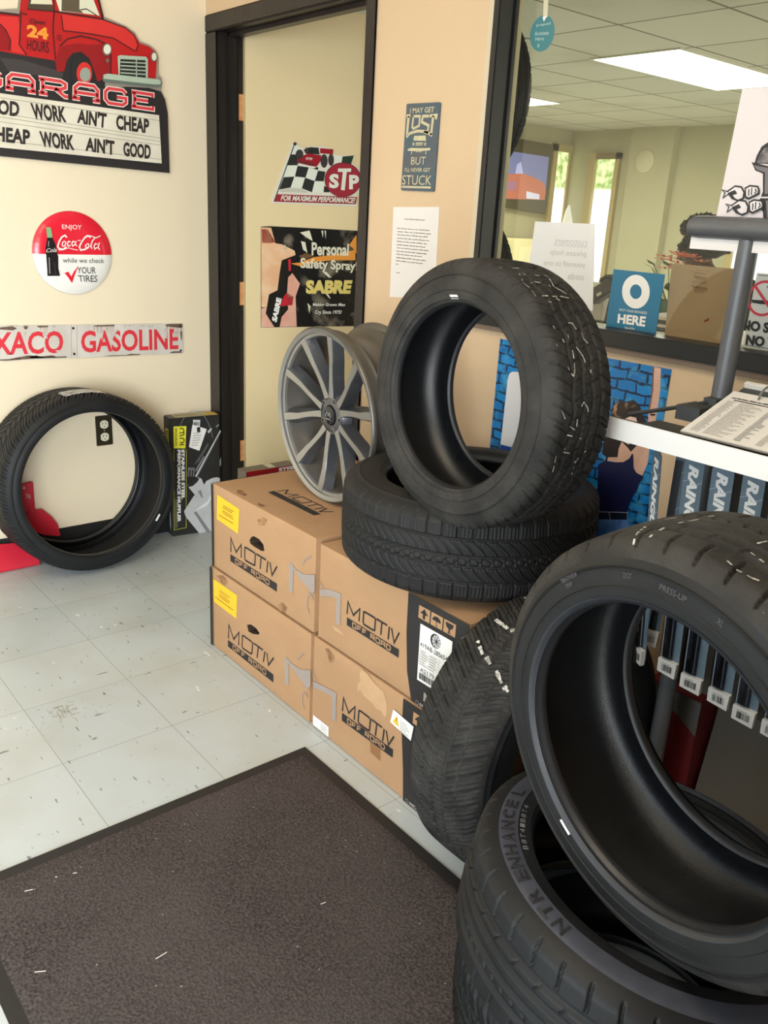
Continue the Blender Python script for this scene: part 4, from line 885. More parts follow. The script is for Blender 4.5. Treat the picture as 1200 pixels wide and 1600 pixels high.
# ------------------------------------------------------------------ alloy wheel on the upper left carton
nw = Vector((-0.0455, -0.997, -0.030)).normalized(); yw = (Vector((0, 0, 1)) - nw * nw.z).normalized()
Mw = frame_matrix((1.376, -0.394, 0.8240), yw.cross(nw), yw, nw)
wh = empty('alloy_wheel', Mw, 'bare ten-spoke grey alloy wheel standing on the upper left carton', 'wheel')
M_ALG = mat('alloy_grey', rgb(98, 100, 105), 0.34, 0.75, var=0.3, vscale=5, col2=rgb(100, 102, 106)); M_ALM = mat('alloy_machined', rgb(158, 158, 157), 0.32, 0.8, bump=0.02, bscale=200); M_ALD = mat('alloy_barrel', rgb(112, 108, 102), 0.4, 0.7)
Rw = 0.2525
outp = [(Rw - 0.012, -0.004), (Rw - 0.004, 0.0), (Rw, -0.005), (Rw, -0.012), (Rw - 0.012, -0.020), (Rw - 0.016, -0.045), (Rw - 0.012, -0.052), (Rw - 0.020, -0.066), (Rw - 0.034, -0.085), (Rw - 0.034, -0.135), (Rw - 0.022, -0.155), (Rw - 0.014, -0.168), (Rw - 0.018, -0.182), (Rw - 0.003, -0.188), (Rw, -0.193), (Rw - 0.004, -0.199), (Rw - 0.016, -0.195)]
inp = [(Rw - 0.030, -0.175), (Rw - 0.042, -0.13), (Rw - 0.042, -0.085), (Rw - 0.030, -0.065), (Rw - 0.026, -0.03), (Rw - 0.018, -0.010), (Rw - 0.012, -0.004)]
b = MB(); b.revolve(outp + inp, M_ALD, 120); b.build('rim_barrel', wh, smooth=True, angle=0.7)
b = MB(); b.revolve([(Rw - 0.005, 0.0004), (Rw - 0.017, -0.004), (Rw - 0.018, -0.010), (Rw - 0.026, -0.012), (Rw - 0.028, -0.020)], M_ALM, 120); b.build('rim_lip', wh, smooth=True, recalc=False, angle=0.5)
for k in range(10):
    f0 = 2 * PI * k / 10 + 0.21; pair = 1 if k % 2 else -1
    f_in = f0 - pair * 0.09; ca, sa_ = math.cos(f0), math.sin(f0)
    b = MB()
    st = []
    for t in range(9):
        x = t / 8; r = 0.050 + (Rw - 0.022 - 0.050) * x
        ang = f_in + (f0 - f_in) * min(1, x * 1.6)
        wd = 0.020 - 0.006 * math.sin(PI * min(1, x * 1.3)) * 0.9 + (0.002 if x > 0.8 else 0)
        z = -0.020 + 0.012 * x ** 2 - 0.010 * (1 - x); wb = wd + 0.016 + 0.012 * x; zb = z - 0.030 - 0.008 * (1 - x)
        cx, cy = r * math.cos(ang), r * math.sin(ang); tx, ty = -math.sin(ang), math.cos(ang)
        st.append([(cx + tx * wd / 2, cy + ty * wd / 2, z), (cx - tx * wd / 2, cy - ty * wd / 2, z), (cx - tx * (wd / 2 + 0.0015), cy - ty * (wd / 2 + 0.0015), z - 0.002), (cx - tx * wb / 2, cy - ty * wb / 2, zb), (cx + tx * wb / 2, cy + ty * wb / 2, zb), (cx + tx * (wd / 2 + 0.0015), cy + ty * (wd / 2 + 0.0015), z - 0.002)])
    vs = [v for r in st for v in r]
    b.add(vs, [], M_ALG)
    fs = []
    for t in range(8):
        for q in range(6):
            fs.append(((t * 6 + q, t * 6 + (q + 1) % 6, (t + 1) * 6 + (q + 1) % 6, (t + 1) * 6 + q), M_ALM if q == 0 else M_ALG))
    fs += [((0, 1, 2, 3, 4, 5), M_ALG), ((53, 52, 51, 50, 49, 48), M_ALG)]
    for f, m in fs: b.f.append(f); b.m.append(b.mi(m))
    b.build('spoke', wh)
b = MB(); b.revolve([(0.0, -0.075), (0.062, -0.075), (0.066, -0.060), (0.060, -0.045), (0.052, -0.034), (0.040, -0.030), (0.030, -0.030), (0.030, -0.040), (0.0, -0.040)], M_ALG, 48); b.build('hub', wh, smooth=True)
for k in range(5):
    f = 2 * PI * k / 5 + PI / 10 + PI / 5 + 0.21
    b = MB(); b.revolve([(0.0085, 0.0), (0.0085, -0.004), (0.0068, -0.004), (0.0068, 0.0003)], M_ALM, 16, True, lambda x, y, z: (x + 0.046 * math.cos(f), y + 0.046 * math.sin(f), z - 0.0300)); b.build('lug_seat', wh, smooth=True)
    b = MB(); b.prism([(0.046 * math.cos(f) + 0.0066 * math.cos(a), 0.046 * math.sin(f) + 0.0066 * math.sin(a)) for a in [2 * PI * i / 14 for i in range(14)]], -0.0312, -0.0304, M_BLACK, lambda u, v, w: (u, v, w)); b.build('lug_hole', wh)
b = MB(); b.revolve([(0.0, -0.022), (0.020, -0.023), (0.0265, -0.026), (0.029, -0.036)], mat('gloss_black', rgb(24, 25, 28), 0.15), 40)
b.build('centre_cap', wh, smooth=True, recalc=False)
A = Art(lambda u, v, w: (u, v, w - 0.0222), 0.0004, 0.0002)
for l in ([(-0.014, -0.004), (-0.007, 0.010), (0, 0.0), (0.007, 0.010), (0.014, -0.004)], [(-0.012, -0.010), (0.012, -0.010)]): A.stroke(l, 0.0022, flat('cap_silver', 150, 152, 156, 0.3), up=False)
A.build('cap_emblem', wh)

# ------------------------------------------------------------------ wheel cartons
MOT = [[(0.0, 0), (0.0, 1), (0.15, 0.25), (0.30, 1), (0.30, 0)]]
def motiv(A, q, m, wd):
    """thin MOTIV letters in the quad q"""
    L = [[(0.0, 0), (0.01, 1), (0.13, 0.2), (0.25, 1), (0.25, 0)], [(0.33, 0.06), (0.33, 0.94), (0.36, 1), (0.53, 1), (0.56, 0.94), (0.56, 0.06), (0.53, 0), (0.36, 0), (0.33, 0.06)], [(0.58, 1), (0.78, 1)], [(0.68, 1), (0.68, 0)], [(0.82, 1), (0.82, 0)], [(0.86, 1), (0.93, 0.02), (1.0, 1)]]
    A.strokes(L, wd, m, q)
BLKL = {'O': [[(0, 0), (0, 1), (1, 1), (1, 0), (0, 0)]], 'F': [[(0, 0), (0, 1), (1, 1)], [(0, .5), (.8, .5)]], 'R': [[(0, 0), (0, 1), (1, 1), (1, .5), (0, .5)], [(.4, .5), (1, 0)]], 'A': [[(0, 0), (0, 1), (1, 1), (1, 0)], [(0, .45), (1, .45)]], 'D': [[(0, 0), (0, 1), (.8, 1), (1, .8), (1, .2), (.8, 0), (0, 0)]]}
def offroad(A, q, ink, paper):
    A.quad(q, ink)
    for ch, x in zip('OFFROAD', (0.12, 0.22, 0.32, 0.48, 0.58, 0.68, 0.78)):
        A.strokes(BLKL[ch], 0.0035, paper, [bil(q, x, 0.80), bil(q, x + 0.068, 0.80), bil(q, x + 0.068, 0.24), bil(q, x, 0.24)]); A.w -= A.dw
    A.up()
def carton(label, x0, x1, z0, z1, y0=-0.576, y1=-0.02, bulge=0.003, seed=0, hole=None):
    root = empty('carton', Vector(((x0 + x1) / 2, (y0 + y1) / 2, z0)), label, 'box', 'wheel cartons')
    SC.view_layers[0].update(); off = root.matrix_world.translation
    r = random.Random(seed); n = 14; bm = bmesh.new(); bmesh.ops.create_cube(bm, size=1)
    bmesh.ops.subdivide_edges(bm, edges=bm.edges[:], cuts=n, use_grid_fill=True)
    hx, hy, hz = (x1 - x0) / 2, (y1 - y0) / 2, (z1 - z0) / 2
    for v in bm.verts:
        p = v.co * 2; e = [1 - abs(p[i]) ** 2 for i in range(3)]
        d = Vector((0, 0, 0))
        for i in range(3):
            if abs(abs(p[i]) - 1) < 1e-4: d[i] += math.copysign(1, p[i]) * (0.0008 if i == 2 else bulge) * e[(i + 1) % 3] * e[(i + 2) % 3]
        # softened corners
        q = Vector((p.x * hx, p.y * hy, p.z * hz + hz))
        cc = sum(abs(abs(p[i]) - 1) < 1e-4 for i in range(3))
        if cc >= 2: q -= Vector((math.copysign(0.003, p.x) if abs(abs(p.x) - 1) < 1e-4 else 0, math.copysign(0.003, p.y) if abs(abs(p.y) - 1) < 1e-4 else 0, math.copysign(0.003, p.z) if abs(abs(p.z) - 1) < 1e-4 else 0))
        v.co = q + d
    for f in bm.faces: f.smooth = True
    me = bpy.data.meshes.new('carton_body'); bm.to_mesh(me); bm.free(); me.materials.append(M_CARD)
    try: me.set_sharp_from_angle(angle=0.7)
    except Exception: pass
    ob = link(bpy.data.objects.new('carton_body', me), root)
    front = child_fn(root, lambda u, v, w: (u, y0 - bulge * max(0, 1 - ((u - (x0 + x1) / 2) / hx) ** 2) * max(0, 1 - ((v - (z0 + z1) / 2) / hz) ** 2) - w - 0.0004, v))
    topf = child_fn(root, lambda u, v, w: (u, v, z1 + 0.0008 * max(0, 1 - ((u - (x0 + x1) / 2) / hx) ** 2) * max(0, 1 - ((v - (y0 + y1) / 2) / hy) ** 2) + w + 0.0006))
    # flap seam strip along the top front edge
    return root, front, topf, ob
def cut_hole(ob, root, poly, depth, fn):
    """hand hole cut into the carton wall"""
    c = MB(); c.prism(poly, -depth, 0.03, mat('carton_hole_shade', rgb(62, 46, 34), 0.95), fn); co = c.build('cutter')  # cardboard inside the hole is coloured darker to paint its shade
    co.parent = root
    SC.view_layers[0].update()
    md = ob.modifiers.new('hole', 'BOOLEAN'); md.operation = 'DIFFERENCE'; md.object = co; md.solver = 'EXACT'
    try: md.material_mode = 'TRANSFER'
    except Exception: pass
    dg = bpy.context.evaluated_depsgraph_get(); me = bpy.data.meshes.new_from_object(ob.evaluated_get(dg)); ob.modifiers.clear(); ob.data = me
    bpy.data.objects.remove(co)
def panel_art(fn, root): return Art(fn, 0.0003, 0.0002)
YT = flat('sticker_text', 104, 78, 30)
def yellow(fn, root, q, seed):
    A = Art(fn, 0.0006, 0.0002); A.quad(q, M_YEL)
    (u0, v1), (u1, _), (_, v0), _ = q
    for k, (a, b, y) in enumerate(((.28,.78,.70),(.26,.74,.62),(.25,.80,.50),(.26,.76,.42),(.08,.94,.26))): A.words(u0 + (u1 - u0) * a, v0 + (v1 - v0) * y, u0 + (u1 - u0) * b, v0 + (v1 - v0) * (y + 0.045), YT, seed + k, 0.1, 0.25)
    A.build('yellow_label', root)
UL, fU, tU, ob = carton('upper left wheel carton with yellow label, alloy wheel standing on it', 1.058, 1.620, 0.2885, 0.570, bulge=0.004, seed=1)
cut_hole(ob, UL, [(1.2904,0.4555),(1.3013,0.4691),(1.3150,0.4758),(1.3441,0.4760),(1.3662,0.4671),(1.3739,0.4496),(1.3568,0.4438),(1.3181,0.4438),(1.2954,0.4461)], 0.05, fU)
A = Art(fU)
motiv(A, [(1.1781,0.4258),(1.4404,0.4253),(1.4319,0.3886),(1.1796,0.3801)], M_INK, 0.0060)
offroad(A, [(1.1762,0.3714),(1.4405,0.3722),(1.4392,0.3465),(1.1759,0.3480)], M_INK, M_CARD)
A.stroke([(1.5108,0.3752),(1.5110,0.4601)], 0.020, M_INKG); A.poly([(1.5137,0.4569),(1.5381,0.4500),(1.5721,0.4494),(1.6203,0.4656),(1.6222,0.4203),(1.6114,0.4047),(1.5943,0.4163),(1.5560,0.4278),(1.5209,0.4479)], M_INKG)
A.ring([(1.6027,0.3726)][0], 0.014, 0.03, 0.0035, M_INKG, 24, 0.6, 4.6); A.stroke([(1.5628,0.4744),(1.5746,0.4940),(1.6027,0.5139)], 0.0035, M_INKG)
A.rect(1.0585, 0.291, 1.0675, 0.567, M_INK)
A.build('carton_print', UL)
yellow(fU, UL, [(1.0961,0.5406),(1.2303,0.5333),(1.2256,0.4538),(1.0919,0.4600)], 10)
A = Art(tU)
# the print on the lid reads from the left end of the carton
motiv(A, [(1.243, -0.418), (1.478, -0.416), (1.474, -0.452), (1.240, -0.452)], M_INK, 0.005)
A.quad([(1.233, -0.459), (1.475, -0.459), (1.475, -0.482), (1.233, -0.482)], M_INK)
A.build('lid_print', UL)
for nm, fn, pts in (('scuff', fU, [(300,335),(330,320),(355,335),(340,365),(310,370)]), ('scuff', fU, [(415,820),(440,800),(468,835),(450,865),(425,850)])):
    A = Art(fn, 0.0002); A.poly(PX0B(pts), M_SCUFF); A.build(nm, UL)
A = Art(tU, 0.0002); A.poly([(1.165, -0.548), (1.18, -0.538), (1.222, -0.548), (1.226, -0.556), (1.19, -0.562)], M_SCUFF); A.build('scuff', UL); A = Art(tU, 0.0002); A.poly([(1.30, -0.558), (1.325, -0.552), (1.34, -0.56), (1.315, -0.566)], M_SCUFF); A.build('scuff', UL)
sp = MB(); sp.box((1.0568, -0.573, 0.291), (1.0578, -0.023, 0.567), M_INK, UL.matrix_world.inverted()); sp.build('black_end_panel', UL)

LL, fU2, tU2, ob = carton('lower left wheel carton on the floor with yellow label', 1.040, 1.609, 0.0, 0.285, bulge=0.002, seed=2)
cut_hole(ob, LL, [(1.2728,0.1712),(1.2956,0.1820),(1.3241,0.1823),(1.3443,0.1744),(1.3423,0.1677),(1.3090,0.1550),(1.2811,0.1519)], 0.05, fU2)
A = Art(fU2)
motiv(A, [(1.1582,0.1240),(1.4253,0.1272),(1.4143,0.0897),(1.1574,0.0736)], M_INK, 0.0060)
offroad(A, [(1.1550,0.0675),(1.4243,0.0707),(1.4238,0.0436),(1.1535,0.0435)], M_INK, M_CARD)
A.stroke([(1.4955,0.0729),(1.4951,0.1593)], 0.020, M_INKG); A.poly([(1.4979,0.1578),(1.5253,0.1534),(1.5611,0.1533),(1.6125,0.1748),(1.6145,0.1257),(1.5980,0.1062),(1.5800,0.1172),(1.5440,0.1310),(1.5055,0.1470)], M_INKG); A.ring([(1.5890,0.0647)][0], 0.014, 0.026, 0.0035, M_INKG, 24, 0.6, 4.6); A.stroke([(1.5470,0.1776),(1.5597,0.1946),(1.5766,0.2107)], 0.0035, M_INKG)
A.rect(1.0405, 0.003, 1.0555, 0.282, M_INK); A.build('carton_print', LL)
yellow(fU2, LL, [(1.0633,0.2458),(1.2132,0.2467),(1.2092,0.1650),(1.0634,0.1663)], 20)
A = Art(fU2, 0.0002); A.poly([(1.0777,0.2646),(1.1232,0.2784),(1.1562,0.2697),(1.1337,0.2479),(1.1114,0.2528)], M_SCUFF); A.build('scuff', LL)
sp = MB(); sp.box((1.0388, -0.573, 0.003), (1.0398, -0.023, 0.282), M_INK, LL.matrix_world.inverted()); sp.build('black_end_panel', LL)

def label_white(fn, root):
    A = Art(fn, 0.0045, 0.0002); A.quad([(2.045, 0.502), (2.150, 0.502), (2.150, 0.358), (2.047, 0.358)], M_WHITE)
    c = (2.098, 0.480)
    A.ell(c, 0.017, 0.0175, M_BLACK); A.ell((c[0] + 0.003, c[1]), 0.014, 0.0155, flat('label_grey', 190, 190, 190))
    for k in range(10): A.stroke([(c[0] + 0.003, c[1]), (c[0] + 0.003 + 0.014 * math.cos(k * PI / 5), c[1] + 0.0155 * math.sin(k * PI / 5))], 0.0016, M_BLACK, up=False)
    A.up()
    A.text('419AB-2856540', [(2.050, 0.459), (2.147, 0.459), (2.147, 0.447), (2.050, 0.447)], M_INK, 0.0)
    for k in range(7): A.stroke([(2.051, 0.441 - 0.0065 * k), (2.146, 0.441 - 0.0065 * k)], 0.0006, flat('label_rule', 150, 150, 150), up=False)
    for x in (2.051, 2.083, 2.115, 2.146): A.stroke([(x, 0.441), (x, 0.402)], 0.0006, flat('label_rule', 150, 150, 150), up=False)
    A.up()
    for k in range(6): A.words(2.053, 0.4365 - 0.0065 * k, 2.08, 0.439 - 0.0065 * k, M_TEXTG, 40 + k, 0.2, 0.4); A.words(2.086, 0.4365 - 0.0065 * k, 2.112, 0.439 - 0.0065 * k, M_TEXTG, 60 + k, 0.2, 0.4)
    A.text('A2179', [(2.058, 0.397), (2.105, 0.397), (2.105, 0.386), (2.058, 0.386)], M_INK, 0.0)
    A.barcode(2.055, 0.367, 2.142, 0.383, M_INK, 3, 34)
    A.build('shipping_label', root)
def handling_icons(A, x, z):
    s = 0.0375
    for k in range(3):
        x0 = x + k * 0.0415; A.rect(x0, z - 0.031, x0 + s, z, M_CARD); A.w -= A.dw
    A.up()
    c = x + s / 2
    A.poly([(c - 0.004, z - 0.028), (c + 0.004, z - 0.028), (c + 0.004, z - 0.017), (c + 0.013, z - 0.017), (c, z - 0.003), (c - 0.013, z - 0.017), (c - 0.004, z - 0.017)], M_INK)
    c += 0.0415; A.poly([(c + 0.014 * math.cos(a), z - 0.017 + 0.012 * math.sin(a)) for a in [PI * k / 10 for k in range(11)]], M_INK); A.stroke([(c, z - 0.017), (c, z - 0.027), (c + 0.004, z - 0.028)], 0.0018, M_INK)
    c += 0.0415; A.poly([(c - 0.013, z - 0.004), (c + 0.013, z - 0.004), (c + 0.010, z - 0.014), (c + 0.002, z - 0.018), (c + 0.002, z - 0.026), (c + 0.008, z - 0.028), (c - 0.008, z - 0.028), (c - 0.002, z - 0.026), (c - 0.002, z - 0.018), (c - 0.010, z - 0.014)], M_INK)
UR, fU3, tU3, ob = carton('upper right wheel carton with white shipping label, under the flat tire', 1.635, 2.195, 0.2885, 0.562, bulge=0.002, seed=3)
A = Art(fU3)
motiv(A, [(1.767, 0.446), (1.971, 0.446), (1.969, 0.411), (1.767, 0.411)], M_INK, 0.0055)
offroad(A, [(1.768, 0.402), (1.974, 0.402), (1.974, 0.380), (1.768, 0.380)], M_INK, M_CARD)
A.stroke([(1.646, 0.423), (1.690, 0.440), (1.729, 0.446), (1.731, 0.366)], 0.018, M_INKG); A.stroke([(1.642, 0.452), (1.66, 0.44), (1.675, 0.42)], 0.003, M_INKG)
A.poly([(1.993, 0.560), (2.193, 0.560), (2.193, 0.290), (2.028, 0.290), (2.008, 0.36), (1.997, 0.46)], M_INK)
handling_icons(A, 2.033, 0.543)
A.text('N', [(2.071, 0.335), (2.098, 0.335), (2.098, 0.312), (2.071, 0.312)], M_INKG, 0.06); A.ring((2.051, 0.297), 0.005, 0.005, 0.0012, M_INKG, 16); A.text('MOT', [(2.060, 0.302), (2.10, 0.302), (2.10, 0.293), (2.060, 0.293)], M_INKG, 0.05)
A.build('carton_print', UR); label_white(fU3, UR)
A = Art(fU3, 0.0002); A.poly([(1.70, 0.349), (1.73, 0.353), (1.76, 0.345), (1.72, 0.343)], M_CARDL); A.build('scuff', UR)

LR, fU4, tU4, ob = carton('lower right wheel carton on the floor with torn patch and warning sticker', 1.617, 2.200, 0.0, 0.286, bulge=0.002, seed=4)
A = Art(fU4)
A.poly([(1.833, 0.283), (1.86, 0.281), (1.89, 0.268), (1.925, 0.262), (1.943, 0.232), (1.944, 0.205), (1.936, 0.196), (1.92, 0.206), (1.90, 0.203), (1.88, 0.212), (1.855, 0.212), (1.835, 0.222), (1.822, 0.212), (1.824, 0.235), (1.834, 0.248), (1.828, 0.262)], M_CARDL)
motiv(A, [(1.765, 0.165), (1.976, 0.162), (1.972, 0.126), (1.765, 0.124)], M_INK, 0.0055)
offroad(A, [(1.764, 0.118), (1.976, 0.124), (1.976, 0.100), (1.764, 0.094)], M_INK, M_CARD)
A.stroke([(1.627, 0.137), (1.690, 0.150), (1.727, 0.154), (1.728, 0.077)], 0.018, M_INKG); A.stroke([(1.622, 0.17), (1.64, 0.16), (1.655, 0.14)], 0.003, M_INKG)
A.poly([(2.000, 0.282), (2.198, 0.282), (2.198, 0.003), (2.024, 0.003), (2.018, 0.09), (2.004, 0.19)], M_INK)
handling_icons(A, 2.040, 0.266)
A.ring((2.040, 0.012), 0.005, 0.005, 0.0012, M_INKG, 16); A.text('MOT', [(2.050, 0.017), (2.09, 0.017), (2.09, 0.008), (2.050, 0.008)], M_INKG, 0.05)
A.build('carton_print', LR)
A = Art(fU4, 0.0006, 0.0002); A.quad([(1.631, 0.041), (1.705, 0.041), (1.705, 0.009), (1.631, 0.009)], M_WHITE)
for k in range(4): A.words(1.668, 0.031 - 0.0055 * k, 1.700, 0.0335 - 0.0055 * k, M_TEXTG, 80 + k, 0.2, 0.4)
A.build('white_label', LR)
A = Art(fU4, 0.0045, 0.0002); A.quad([(1.971, 0.238), (2.047, 0.229), (2.041, 0.187), (1.963, 0.198)], M_WHITE); A.poly([(1.972, 0.204), (1.996, 0.201), (1.986, 0.228)], M_YEL); A.stroke([(1.986, 0.222), (1.985, 0.212)], 0.002, M_INK)
for k in range(5): A.words(2.000, 0.219 - 0.0062 * k, 2.036, 0.2215 - 0.0062 * k, M_TEXTG, 90 + k, 0.2, 0.4)
A.build('warning_sticker', LR)
A = Art(fU4, 0.0002); A.poly([(1.675, 0.270), (1.69, 0.276), (1.72, 0.266), (1.715, 0.246), (1.70, 0.238), (1.69, 0.25)], M_SCUFF); A.build('scuff', LR); A = Art(fU4, 0.0002); A.poly([(1.885, 0.100), (1.928, 0.096), (1.930, 0.062), (1.888, 0.066)], M_CARDD); A.build('scuff', LR)

# red and grey box behind the cartons, in front of the doorway
RBM = frame_matrix((0.70, -0.115, 0), (0.0, 1.0, 0), (-1.0, 0.0, 0), (0, 0, 1))
rb_ = empty('parts_box', RBM, 'low red and grey printed box behind the cartons, by the doorway', 'box')
b = MB(); b.box((-0.125, 0.0, 0.001), (0.10, 0.065, 0.457), flat('parts_box_grey', 108, 100, 84)); b.build('box_body', rb_, bevel=0.002)
A = Art(lambda u, v, w: (u, -0.0010 - w, v), 0.0002)
A.text('STER', [(0.015, 0.454), (0.09, 0.454), (0.09, 0.436), (0.015, 0.436)], M_WHITE, 0.05); A.build('box_lettering', rb_)
A = Art(lambda u, v, w: (u, v, 0.4572 + w), 0.0002)
A.rect(-0.02, 0.01, 0.01, 0.06, flat('parts_box_cream', 190, 184, 160)); A.rect(-0.12, 0.0, -0.06, 0.008, M_DKRED); A.build('lid_print', rb_)
b = MB(); b.box((-0.1255, -0.0010, 0.30), (0.1005, -0.0003, 0.4575), M_DKRED); b.build('red_side', rb_)

# ------------------------------------------------------------------ muffler box in the corner
MA, MBp = Vector((0.078, -0.243, 0)), Vector((0.106, -0.020, 0))
dm = (MBp - MA).normalized(); nm_ = Vector((dm.y, -dm.x, 0))
Mm = frame_matrix(MA, dm, (0, 0, 1), nm_)
mf = empty('muffler_box', Mm, 'upright black muffler carton in the corner between tire and door frame', 'box')
fM = lambda u, v, w: (u, v, w)
Lm = (MBp - MA).length
b = MB(); MBK = mat('muffler_black', rgb(38, 38, 38), 0.4, var=0.4, vscale=9, col2=rgb(52, 52, 52)); b.box((0.0, 0.001, -0.070), (Lm, 0.528, 0.0), MBK); b.build('box_body', mf, bevel=0.003)
A = Art(fM, 0.0004, 0.0002)
PXM = grid((0.000384085,-1.22466e-05,-0.086966,-6.12272e-05,-0.000400558,0.626521,-5.86212e-05,-3.35371e-05))
YM = flat('muffler_yellow', 232, 226, 60, 0.45)
A.ring(PXM([(520, 620)])[0], 0.085, 0.19, 0.0018, flat('muffler_line', 150, 150, 146), 40, 0.35, 2.6)
A.quad(PXM([(285,322),(425,318),(415,560),(288,560)]), YM)
for l in ([(350,345),(385,342),(398,360),(398,380),(380,392),(350,392)],[(398,385),(398,410),(380,420),(350,420)],[(350,450),(385,450),(402,465),(398,490),(380,500),(355,495)],[(350,520),(402,520)],[(375,500),(378,520)]): A.stroke(PXM(l), 0.0042, M_BLACK, up=False)
A.up()
A.text('MAGNAFLOW', PXM([(322,345),(322,535),(304,535),(304,345)]), M_BLACK, 0.03)
A.text('STAINLESS STEEL', PXM([(405,572),(408,1112),(372,1114),(370,572)]), M_WHITE, 0.05); A.text('PERFORMANCE MUFFLER', PXM([(362,576),(364,1362),(326,1362),(326,576)]), M_WHITE, 0.05)
A.stroke(PXM([(290,570),(292,1445),(422,1420),(424,570)]), 0.0015, YM, up=False); A.rect(*[c for p in PXM([(288,1425),(322,1105)]) for c in p], flat('muffler_olive', 96, 92, 60))
for q, m in (([(495,248),(575,250),(570,330),(500,330)],flat('label_pale', 206, 208, 206)),([(490,300),(645,350),(565,585),(452,545)],M_WHITE)): A.quad(PXM(q), m)
A.text('8D', PXM([(505,275),(565,275),(562,310),(503,308)]), M_BLACK, 0.03)
for k in range(6):
    (u0, v0), (u1, v1) = PXM([(500 - k * 4, 400 + k * 26), (600 - k * 8, 400 + k * 26)]); A.words(u0, v0, u1, v0 + 0.004, M_TEXTG, 300 + k, 0.2, 0.4)
A.poly(PXM([(535,330),(572,325),(575,380),(540,385)]), M_BLACK)
SV = mat('print_silver', rgb(188, 190, 192), 0.4, var=0.4, vscale=20, col2=rgb(214, 216, 218)); SV2 = mat('print_silver_dark', rgb(128, 130, 132), 0.4)
for q, m in (([(788,360),(800,375),(540,870),(515,862)],SV2),([(788,360),(796,366),(530,868),(515,862)],SV),([(610,640),(622,650),(530,810),(515,800)],SV2),([(655,495),(665,520),(560,700),(500,740)],flat('muffler_dim', 84, 84, 84)),([(650,375),(690,335),(700,350),(665,395)],SV),([(740,320),(770,290),(775,310),(745,335)],SV2)): A.quad(PXM(q), m)
A.text('m', PXM([(440,762),(515,762),(505,865),(435,862)]), flat('muffler_grey', 110, 110, 110), 0.03)
A.poly(PXM([(395,1240),(500,1075),(580,1000),(640,910),(700,880),(750,870),(785,880),(780,1446),(655,1462),(560,1478),(415,1300)]), SV)
A.poly(PXM([(500,1250),(530,1240),(680,1455),(640,1465)]), SV2); A.poly(PXM([(500,1245),(650,1130),(735,960),(760,950),(740,1050),(640,1180)]), flat('print_silver_light', 226, 228, 230))
A.poly(PXM([(430,960),(480,900),(545,870),(585,885),(645,1040),(590,1095),(540,1095)]), SV); A.poly(PXM([(545,1020),(580,1010),(600,1085),(590,1100)]), SV2)
A.poly(PXM([(430,965),(470,905),(530,872),(560,880),(545,915),(490,965),(445,975)]), M_BLACK)
A.poly(PXM([(780,690),(798,650),(797,740),(783,750)]), SV2)
A.build('front_print', mf)
A = Art(lambda u, v, w: (0.0 - w, v, u), 0.0004, 0.0002)      # narrow left side
A.quad([(-0.045, 0.48), (-0.006, 0.48), (-0.006, 0.385), (-0.045, 0.385)], YM)
for l in ([(-0.036, 0.395), (-0.036, 0.46), (-0.026, 0.47), (-0.026, 0.40)], [(-0.026, 0.47), (-0.014, 0.47), (-0.014, 0.395)]): A.stroke(l, 0.006, M_BLACK, up=False)
A.up(); A.poly([(-0.030, 0.06), (-0.020, 0.12), (-0.012, 0.10), (-0.010, 0.05), (-0.018, 0.02), (-0.026, 0.04)], SV)
A.build('side_print', mf)
A = Art(lambda u, v, w: (u, 0.528 + w, v), 0.0004, 0.0002); A.rect(0.03, -0.066, Lm - 0.004, -0.004, flat('box_top_tan', 176, 164, 128)); A.rect(Lm - 0.06, -0.066, Lm - 0.004, -0.004, flat('box_top_yellow', 200, 170, 80)); A.words(0.04, -0.05, 0.13, -0.03, M_TEXTG, 5); A.build('top_print', mf)

# ------------------------------------------------------------------ red plastic dustpan behind the leaning tire
dp = empty('dustpan', Vector((0.02, -0.82, 0)), 'red plastic dustpan with upright handle, behind the leaning tire', 'dustpan')
RP = mat('red_plastic', rgb(206, 38, 58), 0.4, var=0.3, vscale=6, col2=rgb(188, 28, 48))
lp = lambda u, v, w: (w, u + 0.82, v)
def soft(name, poly, w0, w1, bev):
    b = MB(); b.prism([(u, v) for u, v in poly], w0, w1, RP, lambda u, v, w: (w - 0.02, u + 0.82, v)); return b.build(name, dp, smooth=True, bevel=bev, bseg=3, angle=0.9)
soft('handle', [(-0.8403,0.3175),(-0.8025,0.3188),(-0.8002,0.2062),(-0.8387,0.2038)], 0.014, 0.030, 0.006)
soft('hood', [(-0.8473,0.2023),(-0.8183,0.2095),(-0.7696,0.2057),(-0.7373,0.1696),(-0.7162,0.1337),(-0.7076,0.0870),(-0.7139,0.0830),(-0.7692,0.0993),(-0.8081,0.1229),(-0.8405,0.1824)], 0.014, 0.030, 0.006)
A = Art(lambda u, v, w: (0.0104 + w, u + 0.82, v), 0.0004); A.poly([(-0.8375,0.3032),(-0.8280,0.3035),(-0.8315,0.3144)], M_WHITE)
for k in range(3): A.stroke(PX0R([(178 + 11 * k, 735 + 3 * k), (184 + 11 * k, 765 + 3 * k)]), 0.0016, M_WHITE, up=False)
A.build('moulded_marks', dp)
b = MB(); prof = [(0.014, 0.006), (0.090, 0.001), (0.094, 0.010), (0.080, 0.055), (0.024, 0.13)]
vs = []; fs = []
for k in range(2):
    y = (-1.25, -0.815)[k]
    for x, z in prof: vs.append((x - 0.02, y + 0.82, z if k == 0 else z * 0.62 + 0.0005))
n = len(prof)
for i in range(n): fs.append((i, (i + 1) % n, n + (i + 1) % n, n + i))
fs += [tuple(range(n))[::-1], tuple(range(n, 2 * n))]
b.add(vs, fs, RP); b.build('pan', dp, smooth=True, bevel=0.003, angle=0.6)

